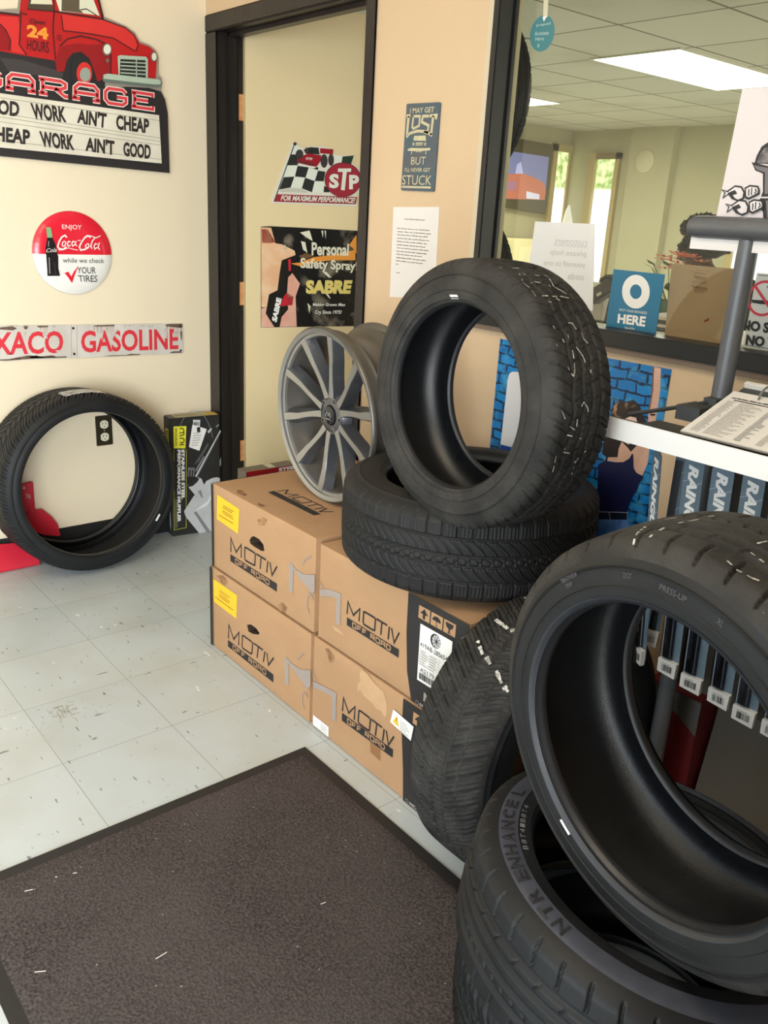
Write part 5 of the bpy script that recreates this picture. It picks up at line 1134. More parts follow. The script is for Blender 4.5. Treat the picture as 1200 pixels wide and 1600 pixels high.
# ------------------------------------------------------------------ poster on the wall under the window
WP = empty('brick_poster', Vector((1.945, 0, 0.80)), 'blue brick wall poster of woman in navy tank top, under the window', 'poster')
SC.view_layers[0].update(); fW = child_fn(WP, fnB(0.0))
plate('sheet', [(1.672, 1.067), (2.218, 1.071), (2.218, 0.56), (1.672, 0.56)], 0.0006, 0.002, M_BRICK, fW, WP)
A = Art(fW, 0.0022)
PXW = grid((0.000630686,-9.4966e-06,1.95559,0.000197067,-0.000328066,1.08875,0.000131787,-2.91021e-05)); PXV = grid((0.00141465,-2.13012e-05,1.07633,0.000442028,-0.000735865,1.28886,0.000295603,-6.52771e-05))
A.poly(PXV([(607,945),(700,970),(760,985),(760,1060),(590,1060)]), flat('poster_deep_blue', 14, 62, 150, 0.4))
A.poly(PXV([(607,943),(640,640),(648,612),(662,602),(740,606),(765,640),(740,975)]), flat('poster_card_white', 226, 226, 230, 0.4))
A.build('printed_panel', WP); A = Art(fW, 0.0022)
PSK = mat('printed_skin', rgb(222, 178, 156), 0.4, var=0.5, vscale=16, col2=rgb(196, 146, 122)); PHR = mat('printed_hair', rgb(52, 38, 34), 0.4, var=0.9, vscale=60, col2=rgb(196, 150, 116), stretch=(1, 1, 0.4), contrast=(0.5, 0.62))
PDH = flat('printed_dark_hair', 40, 30, 30, 0.4)
A.poly(PXW([(590,175),(655,190),(648,380),(628,520),(612,620),(600,720),(560,860),(545,980),(500,1085),(430,1050),(420,900),(500,800),(548,640),(552,540),(578,380)]), PSK)
A.poly(PXW([(586,176),(600,178),(590,380),(566,520),(552,545),(578,380)]), flat('printed_arm_shade', 120, 84, 74, 0.4))
A.poly(PXW([(560,566),(612,568),(606,584),(575,586)]), PDH)
A.poly(PXW([(180,955),(250,890),(300,830),(300,740),(400,740),(410,840),(470,830),(520,840),(440,1000),(330,980)]), PSK)
A.poly(PXW([(195,700),(230,620),(250,520),(300,462),(360,470),(430,452),(480,500),(505,580),(540,640),(520,720),(450,840),(405,885),(380,850),(330,800),(305,860),(295,930),(200,930),(165,900),(175,820)]), PDH)
A.poly(PXW([(250,560),(265,500),(310,465),(370,480),(420,458),(460,500),(400,520),(350,560),(330,620),(300,640),(270,600)]), PHR)
A.poly(PXW([(360,610),(400,590),(450,600),(465,650),(440,720),(420,780),(390,825),(345,800),(330,720),(335,650)]), flat('printed_face', 232, 198, 184, 0.4))
A.poly(PXW([(190,960),(215,900),(222,905),(210,962),(270,972),(345,970),(395,940),(418,900),(428,905),(430,1020),(455,1060),(500,1085),(460,1200),(385,1320),(378,1390),(150,1385),(128,1280),(135,990)]), flat('printed_navy', 20, 24, 66, 0.4))
A.poly(PXW([(140,1385),(385,1388),(382,1450),(138,1446)]), flat('printed_belt', 24, 30, 54, 0.4))
for l in ([(140,1384),(385,1390)],[(225,1388),(238,1446)],[(380,1390),(378,1450)]): A.stroke(PXW(l), 0.0016, flat('printed_stitch', 176, 180, 196, 0.4), up=False)
A.up(); A.poly(PXW([(138,1446),(385,1450),(470,1700),(470,1900),(120,1900)]), mat('printed_denim', rgb(52, 100, 176), 0.4, var=0.8, vscale=30, col2=rgb(116, 160, 216), stretch=(1, 1, 0.5)))
A.build('printed_picture', WP)
cd_ = empty('pale_blue_card', Vector((2.51, 0, 1.0)), 'pale blue card on the wall under the sill, right edge of view', 'card')
SC.view_layers[0].update(); plate('sheet', [(2.432, 1.075), (2.60, 1.075), (2.60, 0.95), (2.432, 0.95)], 0.0005, 0.002, flat('pale_blue', 150, 190, 214), child_fn(cd_, fnB(0.0)), cd_)

# ------------------------------------------------------------------ notices on the window glass
G0 = 0.0478
def on_glass(name, label, cat, c):
    r = empty(name, Vector((c[0], G0, c[1])), label, cat); SC.view_layers[0].update(); return r, child_fn(r, fnB(G0))
SO, f = on_glass('rewards_sign', 'square blue rewards sign with white ring reading HERE, on the window', 'sign', (2.09, 1.21))
q = [(1.9841,1.2789),(2.1303,1.2782),(2.1306,1.1342),(1.9840,1.1319)]
plate('sheet', q, 0.0004, 0.0016, flat('rewards_blue', 34, 112, 148, 0.45), f, SO)
A = Art(f, 0.0018); PXR = grid((0.000506928,-5.7091e-06,1.81656,0.000157443,-0.000267699,1.33109,0.000105063,-2.32008e-05))
pr_ = lambda rx, ry: PXR([(757 + rx * math.cos(2 * PI * k / 40), 505 + ry * math.sin(2 * PI * k / 40)) for k in range(40)])
A.poly(pr_(144, 176), M_WHITE); A.poly(pr_(61, 76), flat('rewards_blue', 34, 112, 148, 0.45))
A.text('SPOT YOUR REWARDS', PXR([(585,680),(872,715),(872,742),(585,705)]), M_WHITE); A.text('HERE', PXR([(575,735),(865,765),(852,870),(565,830)]), M_WHITE, 0.04); A.text('SpotOn', PXR([(645,868),(748,880),(745,908),(643,893)]), M_WHITE, 0.01)
A.build('printed_design', SO)
CP, f = on_glass('customer_notice', 'white paper notice with mirrored faint writing, on the window above the tire', 'notice', (1.86, 1.28))
plate('sheet', [(1.7129,1.3809),(1.9089,1.3822),(1.9373,1.1716),(1.7012,1.1726)], 0.0004, 0.0012, mat('thin_paper', rgb(222, 220, 218), 0.85), f, CP)
A = Art(f, 0.0014); FG = flat('show_through', 190, 188, 186, 0.9); PXC = grid((0.000879473,-9.90476e-06,1.4134,0.000273149,-0.000464433,1.93849,0.000182275,-4.02513e-05))
for s_, q in (('customers', [(712,1502),(510,1490),(507,1528),(708,1540)]), ('please help', [(705,1570),(480,1556),(476,1602),(700,1614)]), ('yourself to one', [(700,1640),(440,1622),(436,1668),(694,1682)]), ('soda', [(692,1712),(590,1704),(586,1745),(688,1752)])):
    A.text(s_, PXC(q), FG, 0.0)
A.stroke(PXC([(500,1532),(712,1546)]), 0.0012, FG)
A.build('show_through_writing', CP)
RS, f = on_glass('round_sticker', 'round teal sticker hanging by tape, top corner of the window', 'sticker', (1.72, 1.82))
RC = [(1.6714,1.8313)][0]
plate('disc', PXC([(428 + 76 * math.cos(a) , 208 + 112 * math.sin(a) - 0.30 * 76 * math.cos(a) ) for a in [2 * PI * k / 36 for k in range(36)]]), 0.0004, 0.0012, flat('sticker_teal', 62, 124, 132, 0.4), f, RS)
A = Art(f, 0.0014)
for s_, q in (('prepaid', [(392,150),(480,136),(478,158),(392,170)]), ('Activate', [(382,198),(470,192),(468,216),(380,222)]), ('Here', [(388,232),(440,228),(438,252),(386,256)]), ('8', [(400,276),(412,274),(410,296),(399,298)])):
    A.text(s_, PXC(q), flat('sticker_print', 186, 206, 204, 0.4), 0.0)
A.poly(PXC([(432,108),(462,96),(440,136)]), M_WHITE); A.build('printed_words', RS)
b = MB(); b.prism(PXC([(440,-60),(470,-60),(462,105),(434,112)]), 0.0012, 0.0018, mat('sticky_tape', rgb(206, 200, 176), 0.3), f); b.build('tape', RS)
NS, f = on_glass('no_smoking_sign', 'silver no smoking sign with red slashed circle, behind the rack pole', 'sign', (2.45, 1.22))
plate('plate', [(2.356, 1.300), (2.62, 1.300), (2.62, 1.142), (2.356, 1.142)], 0.0006, 0.003, mat('brushed_silver', rgb(200, 200, 196), 0.4, 0.2), f, NS)
A = Art(f, 0.0033); PXK = grid((0.000572298,-6.44531e-06,2.06982,0.000177746,-0.000302219,1.43146,0.000118612,-2.61926e-05))
c0 = PXK([(925,780)])[0]; RNG = flat('ban_red', 190, 44, 66, 0.4)
A.ring(c0, 0.0335, 0.0350, 0.0055, RNG, 40)
A.poly(PXK([(828,790),(905,795),(960,800),(1010,806),(1010,832),(905,828),(828,815)]), M_BLACK); A.stroke(PXK([(955,690),(980,660),(1000,690)]), 0.0022, M_BLACK)
A.stroke([(c0[0] - 0.024, c0[1] + 0.024), (c0[0] + 0.024, c0[1] - 0.024)], 0.0055, RNG)
for s_, q in (('NO SMOKING', [(750,955),(1400,1030),(1390,1130),(740,1040)]), ('NO VAPING', [(788,1080),(1330,1145),(1322,1240),(775,1165)])): A.text(s_, PXK(q), M_BLACK, 0.05)
A.stroke([(2.36, 1.296), (2.616, 1.296)], 0.0012, M_BLACK, up=False); A.stroke([(2.36, 1.146), (2.616, 1.146)], 0.0012, M_BLACK)
A.build('printed_design', NS)
CBD = empty('cardboard_sheet', Vector((2.25, 0.08, 1.14)), 'brown cardboard sheet standing on the sill behind the glass', 'cardboard')
SC.view_layers[0].update(); f = child_fn(CBD, fnB(0.064))
plate('sheet', [(2.1329,1.3030),(2.2900,1.3036),(2.3001,1.1278),(2.1443,1.1309)], -0.005, 0.0, M_CARDW, f, CBD)
A = Art(f, 0.0004); PXL = grid((0.000573659,-5.83226e-06,2.06031,0.000177857,-0.000304247,1.43189,0.000118612,-2.61926e-05)); r_ = random.Random(2)
for k in range(16):
    y = 540 + k * 12; x0 = r_.uniform(305, 350); A.stroke(PXL([(x0, y + 4), (x0 + r_.uniform(50, 120), y + 12)]), r_.choice((0.0008, 0.0016, 0.0026)), flat('faded_stamp', 112, 82, 58), up=False)
A.up(); A.poly(PXL([(420,965),(462,942),(460,965),(425,980)]), flat('red_mark', 120, 34, 30)); A.build('stamped_marks', CBD)

# ------------------------------------------------------------------ wiper display rack in front of the back wall
MG = mat('rack_grey', rgb(104, 106, 110), 0.38, 0.3); MDG = mat('rack_dark', rgb(70, 72, 74), 0.5, 0.2)
RK = empty('display_rack', Vector((2.455, -0.2, 0)), 'grey metal wiper display rack with white shelf, in front of back wall', 'display rack')
SC.view_layers[0].update(); RKi = RK.matrix_world.inverted(); L = lambda *p: RKi @ Vector(p)
b = MB(); b.tube([L(2.458, -0.2, 0.02), L(2.458, -0.2, 1.37)], 0.0190, MG, 24); b.build('pole', RK, smooth=True)
b = MB(); b.tube([L(2.334, -0.21, 1.386), L(2.337, -0.21, 1.386), L(2.345, -0.21, 1.386), L(2.36, -0.21, 1.386), L(3.05, -0.21, 1.386)], [0.008, 0.015, 0.0195, 0.0208, 0.0208], MG, 24); b.build('header_tube', RK, smooth=True)
b = MB(); b.box((2.343, -0.212, 1.345), (3.05, -0.209, 1.368), flat('strip_white', 232, 228, 228, 0.4), RKi); b.build('header_strip', RK)
b = MB(); b.box((2.335, -0.402, 0.990), (3.05, -0.21, 0.998), MDG, RKi); b.build('shelf_deck', RK, bevel=0.001)
b = MB(); b.prism([(2.326, 1.029), (3.05, 1.024), (3.05, 0.984), (2.331, 0.988), (2.326, 0.996)], 0.0, 0.004, mat('rail_white', rgb(246, 246, 246), 0.35), lambda u, v, w: L(u, -0.402 - w, v)); b.build('price_rail', RK, bevel=0.001)
b = MB(); b.box((2.345, -0.402, 1.022), (3.05, -0.396, 1.029), MDG, RKi); b.box((2.345, -0.402, 0.99), (3.05, -0.399, 1.029), MDG, RKi); b.build('rail_backing', RK)
b = MB(); b.tube([L(2.375, -0.385, 1.036), L(2.42, -0.30, 1.050), L(2.455, -0.235, 1.062)], 0.004, MDG, 10); b.box((2.425, -0.300, 1.030), (2.475, -0.235, 1.058), MDG, RKi); b.box((2.445, -0.24, 0.985), (2.472, -0.18, 1.07), MDG, RKi); b.build('shelf_bracket', RK, smooth=True, angle=0.5)
b = MB(); b.tube([L(2.458, -0.36, 0.012), L(2.458, -0.125, 0.012)], 0.012, MDG, 12); b.tube([L(2.458, -0.2, 0.012), L(2.75, -0.2, 0.012)], 0.012, MDG, 12); b.build('foot', RK, smooth=True, angle=0.6)
b = MB(); b.tube([L(2.37, -0.30, 0.972), L(3.05, -0.30, 0.972)], 0.003, MDG, 8); b.tube([L(2.37, -0.25, 0.972), L(3.05, -0.25, 0.972)], 0.003, MDG, 8); b.box((2.36, -0.33, 0.970), (2.364, -0.22, 0.992), MDG, RKi); b.box((2.9, -0.33, 0.970), (2.904, -0.22, 0.992), MDG, RKi); b.build('hanging_rail', RK)
b = MB(); b.box((2.437, -0.172, 0.42), (3.05, -0.165, 0.985), mat('shade_panel_brown', rgb(74, 67, 56), 0.7), RKi); b.build('shade_panel', RK)  # added dark sheet that paints the shade behind the packs
# engine picture sheet standing in the header
EN = empty('engine_picture', Vector((2.5, -0.19, 1.41)), 'white sheet with grey cartoon flaming engine, standing above the rack header', 'picture')
SC.view_layers[0].update(); f = child_fn(EN, fnB(-0.194)); PXE = grid((0.00070406,-2.17444e-05,2.02197,0.000225518,-0.000343021,1.72398,0.00015212,-3.35921e-05))
plate('sheet', [(2.379, 1.402), (2.388, 1.628), (2.70, 1.628), (2.70, 1.402)], 0.0003, 0.0012, mat('sheet_white', rgb(226, 218, 222), 0.7), f, EN)
A = Art(f, 0.0014); KB = flat('cartoon_black', 44, 42, 44); KG = flat('cartoon_grey', 118, 114, 118); KW = flat('cartoon_white', 226, 220, 224)
A.poly(PXE([(1092,742),(1205,770),(1330,770),(1330,972),(1155,975),(1168,940),(1168,820),(1118,800)]), KB); A.poly(PXE([(1108,765),(1205,782),(1330,782),(1330,960),(1180,955),(1184,812),(1130,795)]), KG)
A.poly(PXE([(1112,752),(1128,700),(1160,640),(1200,612),(1260,630),(1290,760)]), KB); A.poly(PXE([(1130,748),(1150,690),(1180,650),(1215,640),(1250,700),(1270,750)]), mat('cartoon_smoke', rgb(150, 144, 148), 0.7, var=0.9, vscale=60, col2=rgb(70, 66, 70)))
A.poly(PXE([(1150,985),(1330,985),(1330,1140),(1172,1140),(1170,1075),(1140,1040)]), KB); A.poly(PXE([(1190,1000),(1330,1000),(1330,1140),(1200,1140),(1195,1060)]), KG)
for dx, dy in ((0, 0), (30, 95)):
    o_ = lambda pts: PXE([(x + dx, y + dy) for x, y in pts])
    A.poly(o_([(888,925),(932,935),(985,898),(1030,905),(1052,945),(1045,990),(1005,1008),(962,990),(938,960),(898,990),(912,950)]), KB)
    A.poly(o_([(902,934),(935,946),(985,910),(1024,916),(1040,948),(1034,982),(1004,994),(970,978),(944,950),(912,972),(924,948)]), KW)
    A.poly(o_([(935,950),(985,930),(1000,955),(970,965),(985,985),(955,975)]), KB); A.poly(o_([(985,925),(1020,928),(1030,955),(1010,985),(990,980),(1005,955)]), KW)
    A.poly(o_([(1050,915),(1085,896),(1140,902),(1152,930),(1150,960),(1075,995),(1052,985)]), KB); A.poly(o_([(1060,922),(1088,908),(1134,914),(1140,932),(1136,950),(1078,980),(1062,972)]), KW)
    for l in ([(1080,925),(1078,970)],[(1100,915),(1096,965)],[(1122,922),(1130,940),(1116,955)]): A.stroke(o_(l), 0.0022, KB, up=False)
    A.up()
A.build('drawing', EN)
# price list catalogue lying on the shelf
ct_y = Vector((0, 0.165, 0.058)).normalized(); ct_z = Vector((1, 0, 0)).cross(ct_y)
Mc = frame_matrix((2.492, -0.385, 1.030), (1, 0, 0), ct_y, ct_z)
CT = empty('price_catalogue', Mc, 'thick open price list catalogue on the white rack shelf', 'catalogue')
b = MB(); b.box((0.0, 0.0, -0.014), (0.48, 0.178, 0.0), flat('page_edge', 214, 206, 196)); 
for k in range(5): b.box((-0.0006, -0.0006, -0.013 + k * 0.0026), (0.4806, 0.0, -0.0118 + k * 0.0026), flat('page_edge_line', 170, 162, 154))
b.build('pages', CT)
A = Art(lambda u, v, w: (u, v, w), 0.0004); A.rect(0.0, 0.0, 0.48, 0.178, mat('page_white', rgb(232, 228, 222), 0.7)); A.rect(0.02, 0.142, 0.46, 0.1455, flat('table_rule', 60, 58, 58)); A.words(0.012, 0.149, 0.09, 0.155, M_INK, 3)
for row in range(26):
    v = 0.135 - row * 0.0050
    A.words(0.012, v, 0.034, v + 0.0022, M_TEXTG, 500 + row, 0.25, 0.4); A.w -= A.dw
    A.words(0.038, v, 0.038 + (0.05 if row % 3 else 0.03), v + 0.0022, M_TEXTG, 600 + row, 0.12, 0.3); A.w -= A.dw
    for c in range(9):
        u = 0.098 + c * 0.041; A.words(u, v, u + 0.022, v + 0.0026, M_TEXTG if c % 2 else M_INK, 700 + row * 9 + c, 0.4, 0.6); A.w -= A.dw
A.up(); A.build('price_table', CT)
b = MB(); b.box((0.004, 0.178, -0.02), (0.48, 0.215, -0.004), MDG); b.build('binder_cover', CT); b = MB(); b.box((0.004, 0.206, -0.006), (0.48, 0.216, 0.006), flat('binder_spine', 226, 222, 216)); b.build('binder_spine', CT, bevel=0.001)
b = MB(); cx = 0.058; b.tube([(cx + 0.002 * math.sin(a), 0.186 + 0.024 * math.cos(a), -0.004 + 0.019 * math.sin(a)) for a in [PI * (-0.05 + 1.1 * k / 14) for k in range(15)]], 0.0022, flat('ring_steel', 120, 118, 114, 0.3), 8); b.build('ring', CT, smooth=True)

# wiper blade packs hanging under the shelf
MWB = mat('pack_card', rgb(92, 110, 124), 0.45, var=0.4, vscale=30, col2=rgb(112, 132, 146)); MWC = flat('pack_dark', 40, 44, 52, 0.4); MPL = flat('pack_label', 214, 214, 210, 0.5); MST = flat('pack_streak', 176, 190, 200, 0.4)
def pack(label, x, y, zt, L_, wd, rot, lean, style=0, seed=0):
    R_ = Matrix.Translation((x, y, zt)) @ Matrix.Rotation(rot, 4, 'Z') @ Matrix.Rotation(lean, 4, 'X')
    r = empty('wiper_pack', R_, label, 'wiper blade', 'hanging wiper blade packs')
    P = lambda u, v, w: (u, -w, v)
    b = MB(); b.prism([(-wd / 2, -0.012), (-wd / 2 + 0.008, 0.0), (wd / 2 - 0.008, 0.0), (wd / 2, -0.012), (wd / 2, -L_), (-wd / 2, -L_)], 0, 0.0016, MWB, P); b.build('backing_card', r)
    A = Art(P, 0.0019)
    t0, t1 = -0.016, -0.245
    if style == 0: A.text('RAINGUARD', [(wd * 0.26, t0), (wd * 0.26, t1), (-wd * 0.26, t1), (-wd * 0.26, t0)], M_WHITE, 0.05, 0.2)
    rr_ = random.Random(seed)
    for k in range(3):
        v = -0.05 - 0.08 * k; A.stroke([(-wd / 2, v - 0.004), (-wd * 0.2, v + 0.003), (wd * 0.1, v - 0.006), (wd / 2, v + 0.004)], 0.0009, MST, up=False)
    A.up(); A.rect(-wd / 2, -L_, 0.0 + wd * 0.12, -0.262 if style == 0 else -0.03, MWC); A.stroke([(-wd / 2, -L_), (-wd / 2, -0.262)], 0.002, MST)
    A.build('card_print', r)
    b = MB(); b.tube([P(-wd * 0.16, -0.262, 0.006), P(-wd * 0.16, -L_ + 0.03, 0.006)], 0.0035, flat('wiper_black', 22, 22, 24, 0.35), 8); b.box((-wd * 0.32, -0.012, -L_ + 0.032), (-wd * 0.06, -0.004, -L_ + 0.06), flat('wiper_black', 22, 22, 24, 0.35)); b.tube([P(-wd * 0.02, -0.275, 0.005), P(-wd * 0.02, -L_ + 0.03, 0.005)], 0.0016, flat('wiper_steel', 120, 124, 130, 0.3), 6); b.build('wiper_blade', r)
    b = MB(); b.box((-wd / 2, -0.0125, -L_ + 0.028), (wd * 0.2, -0.0120, -0.255), M_CLEAR); b.build('clear_blister', r)
    b = MB(); b.prism([(-wd / 2 - 0.001, -L_ + 0.024), (wd / 2 + 0.001, -L_ + 0.024), (wd / 2 - 0.001, -L_ - 0.012), (-wd / 2 - 0.001, -L_ - 0.008)], 0.002, 0.0125, MPL, P); lb = b.build('barcode_label', r)
    A = Art(P, 0.0128); A.barcode(-wd * 0.30, -L_ - 0.002, wd * 0.30, -L_ + 0.014, M_INK, seed, 22); A.words(-wd * .3, -L_ + 0.0165, wd * .3, -L_ + 0.0185, M_TEXTG, seed, .3, .5); A.build('barcode', lb)
    b = MB(); b.tube([P(0, -0.006, -0.002), P(0, 0.004, -0.001), P(0, 0.012, 0.002)], 0.0012, MDG, 6); b.build('hook', r)
    return r
lean = math.radians(5.5)
pack('leftmost wiper pack on the rack, turned edge-on, overlapping the brick poster', 2.416, -0.325, 0.968, 0.470, 0.028, -0.35, lean, 0, 1)
pack('second wiper pack from the left on the rack, right of the bare gap', 2.487, -0.305, 0.966, 0.478, 0.042, 0.0, lean, 0, 2)
pack('third wiper pack from the left on the rack, with barcode label at bottom', 2.546, -0.303, 0.966, 0.490, 0.044, 0.06, lean, 0, 3)
pack('fourth wiper pack from the left on the rack', 2.606, -0.300, 0.966, 0.495, 0.044, 0.0, lean, 0, 4)
pack('fifth wiper pack from the left on the rack, at right edge of view', 2.663, -0.298, 0.966, 0.508, 0.044, 0.04, lean, 0, 5)
pack('rightmost wiper pack on the rack, mostly beyond right edge of view', 2.722, -0.296, 0.966, 0.512, 0.044, 0.0, lean, 0, 6)
pack('clear dark wiper pack without lettering in the rear row, behind the leftmost pack', 2.425, -0.245, 0.966, 0.44, 0.026, 0.3, 0.02, 1, 7)
# things low against the back wall, seen through the big right tire
rc = empty('red_carton', Vector((2.30, -0.05, 0)), 'dark red carton low against the back wall behind the rack pole', 'box')
SC.view_layers[0].update(); b = MB(); b.box((2.350, -0.10, 0.001), (2.494, -0.016, 0.352), flat('deep_red', 116, 24, 30, 0.6), rc.matrix_world.inverted()); b.build('carton_body', rc, bevel=0.002)
A = Art(child_fn(rc, fnB(-0.1002))); A.poly([(2.350, 0.352), (2.494, 0.352), (2.494, 0.262), (2.44, 0.295), (2.350, 0.325)], flat('carton_grey', 112, 108, 104)); A.build('grey_panel', rc)

lb_ = empty('wall_shade_board', Vector((2.72, -0.03, 0)), 'added grey-brown board painting the shade low on the back wall, below the wiper packs', 'board')  # added sheet, its dull colour stands in for shade on the lower wall
SC.view_layers[0].update(); plate('board', [(2.502, 0.004), (2.506, 0.385), (3.10, 0.39), (3.10, 0.004)], 0.0, 0.006, mat('wall_shade_grey', rgb(112, 106, 96), 0.85), child_fn(lb_, lambda u, v, w: (u, -0.075 - w + 0.14 * v, v)), lb_)
# ------------------------------------------------------------------ the office beyond the glass
b = MB(); b.box((-3.4, 0.12, 0), (-3.3, 6.35, 2.45), M_WALLY); struct('wall_office_left', b)
b = MB()
b.box((-3.3, 6.25, 0), (4.5, 6.35, 2.45), M_WALLY); b.box((-2.45, 6.16, 0), (-1.95, 6.25, 2.35), M_WALLY); struct('wall_office_back', b)
b = MB(); b.box((4.4, 0.12, 0), (4.5, 6.35, 2.45), M_WALLY); struct('wall_office_right', b)
b = MB(); b.box((-3.4, 0.12, 2.35), (4.5, 6.35, 2.45), M_CEIL); struct('ceiling_office', b)
DAYP = bpy.data.materials.new('daylight_view'); DAYP.use_nodes = True
n = DAYP.node_tree.nodes; l = DAYP.node_tree.links; p = n['Principled BSDF']
tc = n.new('ShaderNodeTexCoord'); sx = n.new('ShaderNodeSeparateXYZ'); l.new(tc.outputs['Object'], sx.inputs[0])
t = n.new('ShaderNodeTexNoise'); t.inputs['Scale'].default_value = 14; t.inputs['Detail'].default_value = 6; l.new(tc.outputs['Object'], t.inputs[0])
cr = n.new('ShaderNodeValToRGB'); cr.color_ramp.elements[0].position = 0.35; cr.color_ramp.elements[0].color = rgb(120, 150, 70); cr.color_ramp.elements[1].position = 0.6; cr.color_ramp.elements[1].color = rgb(214, 226, 170); l.new(t.outputs[0], cr.inputs[0])
mr = n.new('ShaderNodeMapRange'); mr.inputs[1].default_value = 1.72; mr.inputs[2].default_value = 1.78; l.new(sx.outputs[2], mr.inputs[0])
mx = n.new('ShaderNodeMix'); mx.data_type = 'RGBA'; mx.inputs[6].default_value = rgb(240, 246, 250); l.new(mr.outputs[0], mx.inputs[0]); l.new(cr.outputs[0], mx.inputs[7])
p.inputs['Base Color'].default_value = (0, 0, 0, 1); l.new(mx.outputs[2], p.inputs['Emission Color']); p.inputs['Emission Strength'].default_value = 1.25
MFR = flat('office_frame', 176, 160, 112)
w1 = MB()
w1.box((-3.3, 5.93, 0.9), (-3.26, 6.0, 2.2), MFR); w1.box((-3.3, 5.93, 2.13), (-3.26, 6.24, 2.2), MFR); w1.box((-3.3, 6.21, 0.9), (-3.27, 6.245, 2.2), MFR)
w = struct('window_3', w1); b = MB(); b.box((-3.295, 6.0, 0.9), (-3.29, 6.21, 2.13), DAYP); b.build('pane', w)
w1 = MB(); w1.box((-2.99, 6.19, 0.8), (-2.90, 6.25, 2.12), MFR); w1.box((-2.90, 6.20, 2.06), (-2.60, 6.25, 2.12), flat('office_frame_dark', 130, 116, 80)); w1.box((-2.65, 6.2, 0.8), (-2.60, 6.25, 2.12), MFR)
w = struct('window_4', w1); b = MB(); b.box((-2.90, 6.235, 0.8), (-2.65, 6.24, 2.06), DAYP); b.build('pane', w)
w1 = MB(); w1.box((-1.22, 6.2, 0.5), (-1.16, 6.25, 1.42), MFR); w1.box((-1.22, 6.2, 1.36), (1.6, 6.25, 1.42), MFR)
w = struct('window_5', w1); b = MB(); b.box((-1.16, 6.235, 0.5), (1.6, 6.24, 1.36), DAYP); b.build('pane', w)
LAMP = emit('fluorescent', (1.0, 0.99, 0.90, 1), 6.0)
for nm, lab, (x0, x1, y0, y1) in (('ceiling_light', 'large bright fluorescent ceiling panel in the office, near the window', (-0.43, 0.17, 2.88, 4.30)), ('ceiling_light', 'small bright fluorescent ceiling panel far left in the office', (-2.50, -1.92, 3.62, 4.36))):
    r = empty(nm, Vector(((x0 + x1) / 2, (y0 + y1) / 2, 2.35)), lab, 'ceiling light', 'office ceiling lights'); SC.view_layers[0].update(); iv = r.matrix_world.inverted()
    b = MB(); b.box((x0, y0, 2.343), (x1, y1, 2.3485), LAMP, iv); b.build('diffuser', r)
    b = MB()
    for a_, c_ in (((x0 - 0.02, y0 - 0.02, 2.342), (x1 + 0.02, y0, 2.3495)), ((x0 - 0.02, y1, 2.342), (x1 + 0.02, y1 + 0.02, 2.3495)), ((x0 - 0.02, y0, 2.342), (x0, y1, 2.3495)), ((x1, y0, 2.342), (x1 + 0.02, y1, 2.3495))): b.box(a_, c_, flat('light_frame', 206, 202, 184), iv)
    b.build('frame', r)
TV = empty('television', Vector((-3.27, 5.55, 1.85)), 'black wall television showing an orange car, far left in office', 'television')
SC.view_layers[0].update(); f = child_fn(TV, fnL(-3.285)); PXG = grid((0.0014131,-0.000138722,4.54419,-0.000120924,-0.00149942,3.31595,-0.000144054,-6.49085e-05))
plate('casing', [(5.0230,2.1989),(5.8755,2.1823),(5.8605,1.4803),(5.0423,1.5364)], 0.0, 0.055, mat('tv_black', rgb(84, 78, 56), 0.35), f, TV)
A = Art(f, 0.056, 0.002); A.quad(PXG([(140,932),(462,982),(436,1250),(120,1240)]), emit('screen_blue', rgb(104, 108, 150), 0.5)); A.poly(PXG([(260,1030),(285,1010),(300,1090),(250,1090)]), emit('screen_pale', rgb(150, 150, 190), 0.6))
A.poly(PXG([(130,1090),(300,1085),(380,1115),(430,1145),(440,1200),(432,1249),(120,1240)]), emit('screen_orange', rgb(160, 96, 78), 0.5)); A.poly(PXG([(150,1130),(260,1135),(250,1190),(140,1190)]), emit('screen_violet', rgb(140, 100, 120), 0.5)); A.poly(PXG([(318,1195),(400,1215),(398,1246),(316,1240)]), emit('screen_pale2', rgb(170, 170, 190), 0.7)); A.build('screen', TV)
ck = empty('wall_disc', Vector((-2.25, 6.16, 2.03)), 'pale round plate high on the far office wall', 'wall plate')
b = MB(); b.revolve([(0, -0.03), (0.09, -0.028), (0.11, -0.015), (0.112, 0.0)], flat('disc_pale', 196, 190, 158), 40, False, lambda x, y, z: (x, z, y)); b.build('disc', ck, smooth=True)
# low cabinet and folded card under the television
cb_ = empty('low_cabinet', Vector((-2.98, 5.55, 0)), 'pale cream cabinet under the television in the office', 'cabinet')
SC.view_layers[0].update(); iv = cb_.matrix_world.inverted(); b = MB(); b.box((-3.27, 4.9, 0), (-2.75, 6.1, 1.22), flat('cabinet_cream', 214, 204, 158), iv); b.build('carcass', cb_, bevel=0.01); b = MB(); b.box((-2.748, 4.95, 0.1), (-2.735, 5.48, 1.15), flat('cabinet_door', 222, 214, 170), iv); b.build('door', cb_, bevel=0.004); b = MB(); b.box((-2.748, 5.52, 0.1), (-2.735, 6.05, 1.15), flat('cabinet_door', 222, 214, 170), iv); b.build('door', cb_, bevel=0.004)
wc = empty('folded_card', Vector((-2.9, 5.85, 1.221)), 'white folded card standing on the cabinet by the far window', 'card')
b = MB(); b.prism([(-0.13, 0), (0.13, 0), (0.10, 0.10), (-0.02, 0.36), (-0.06, 0.30)], 0.0, 0.02, flat('card_white', 240, 240, 240), lambda u, v, w: (w, u, v)); b.build('card', wc)
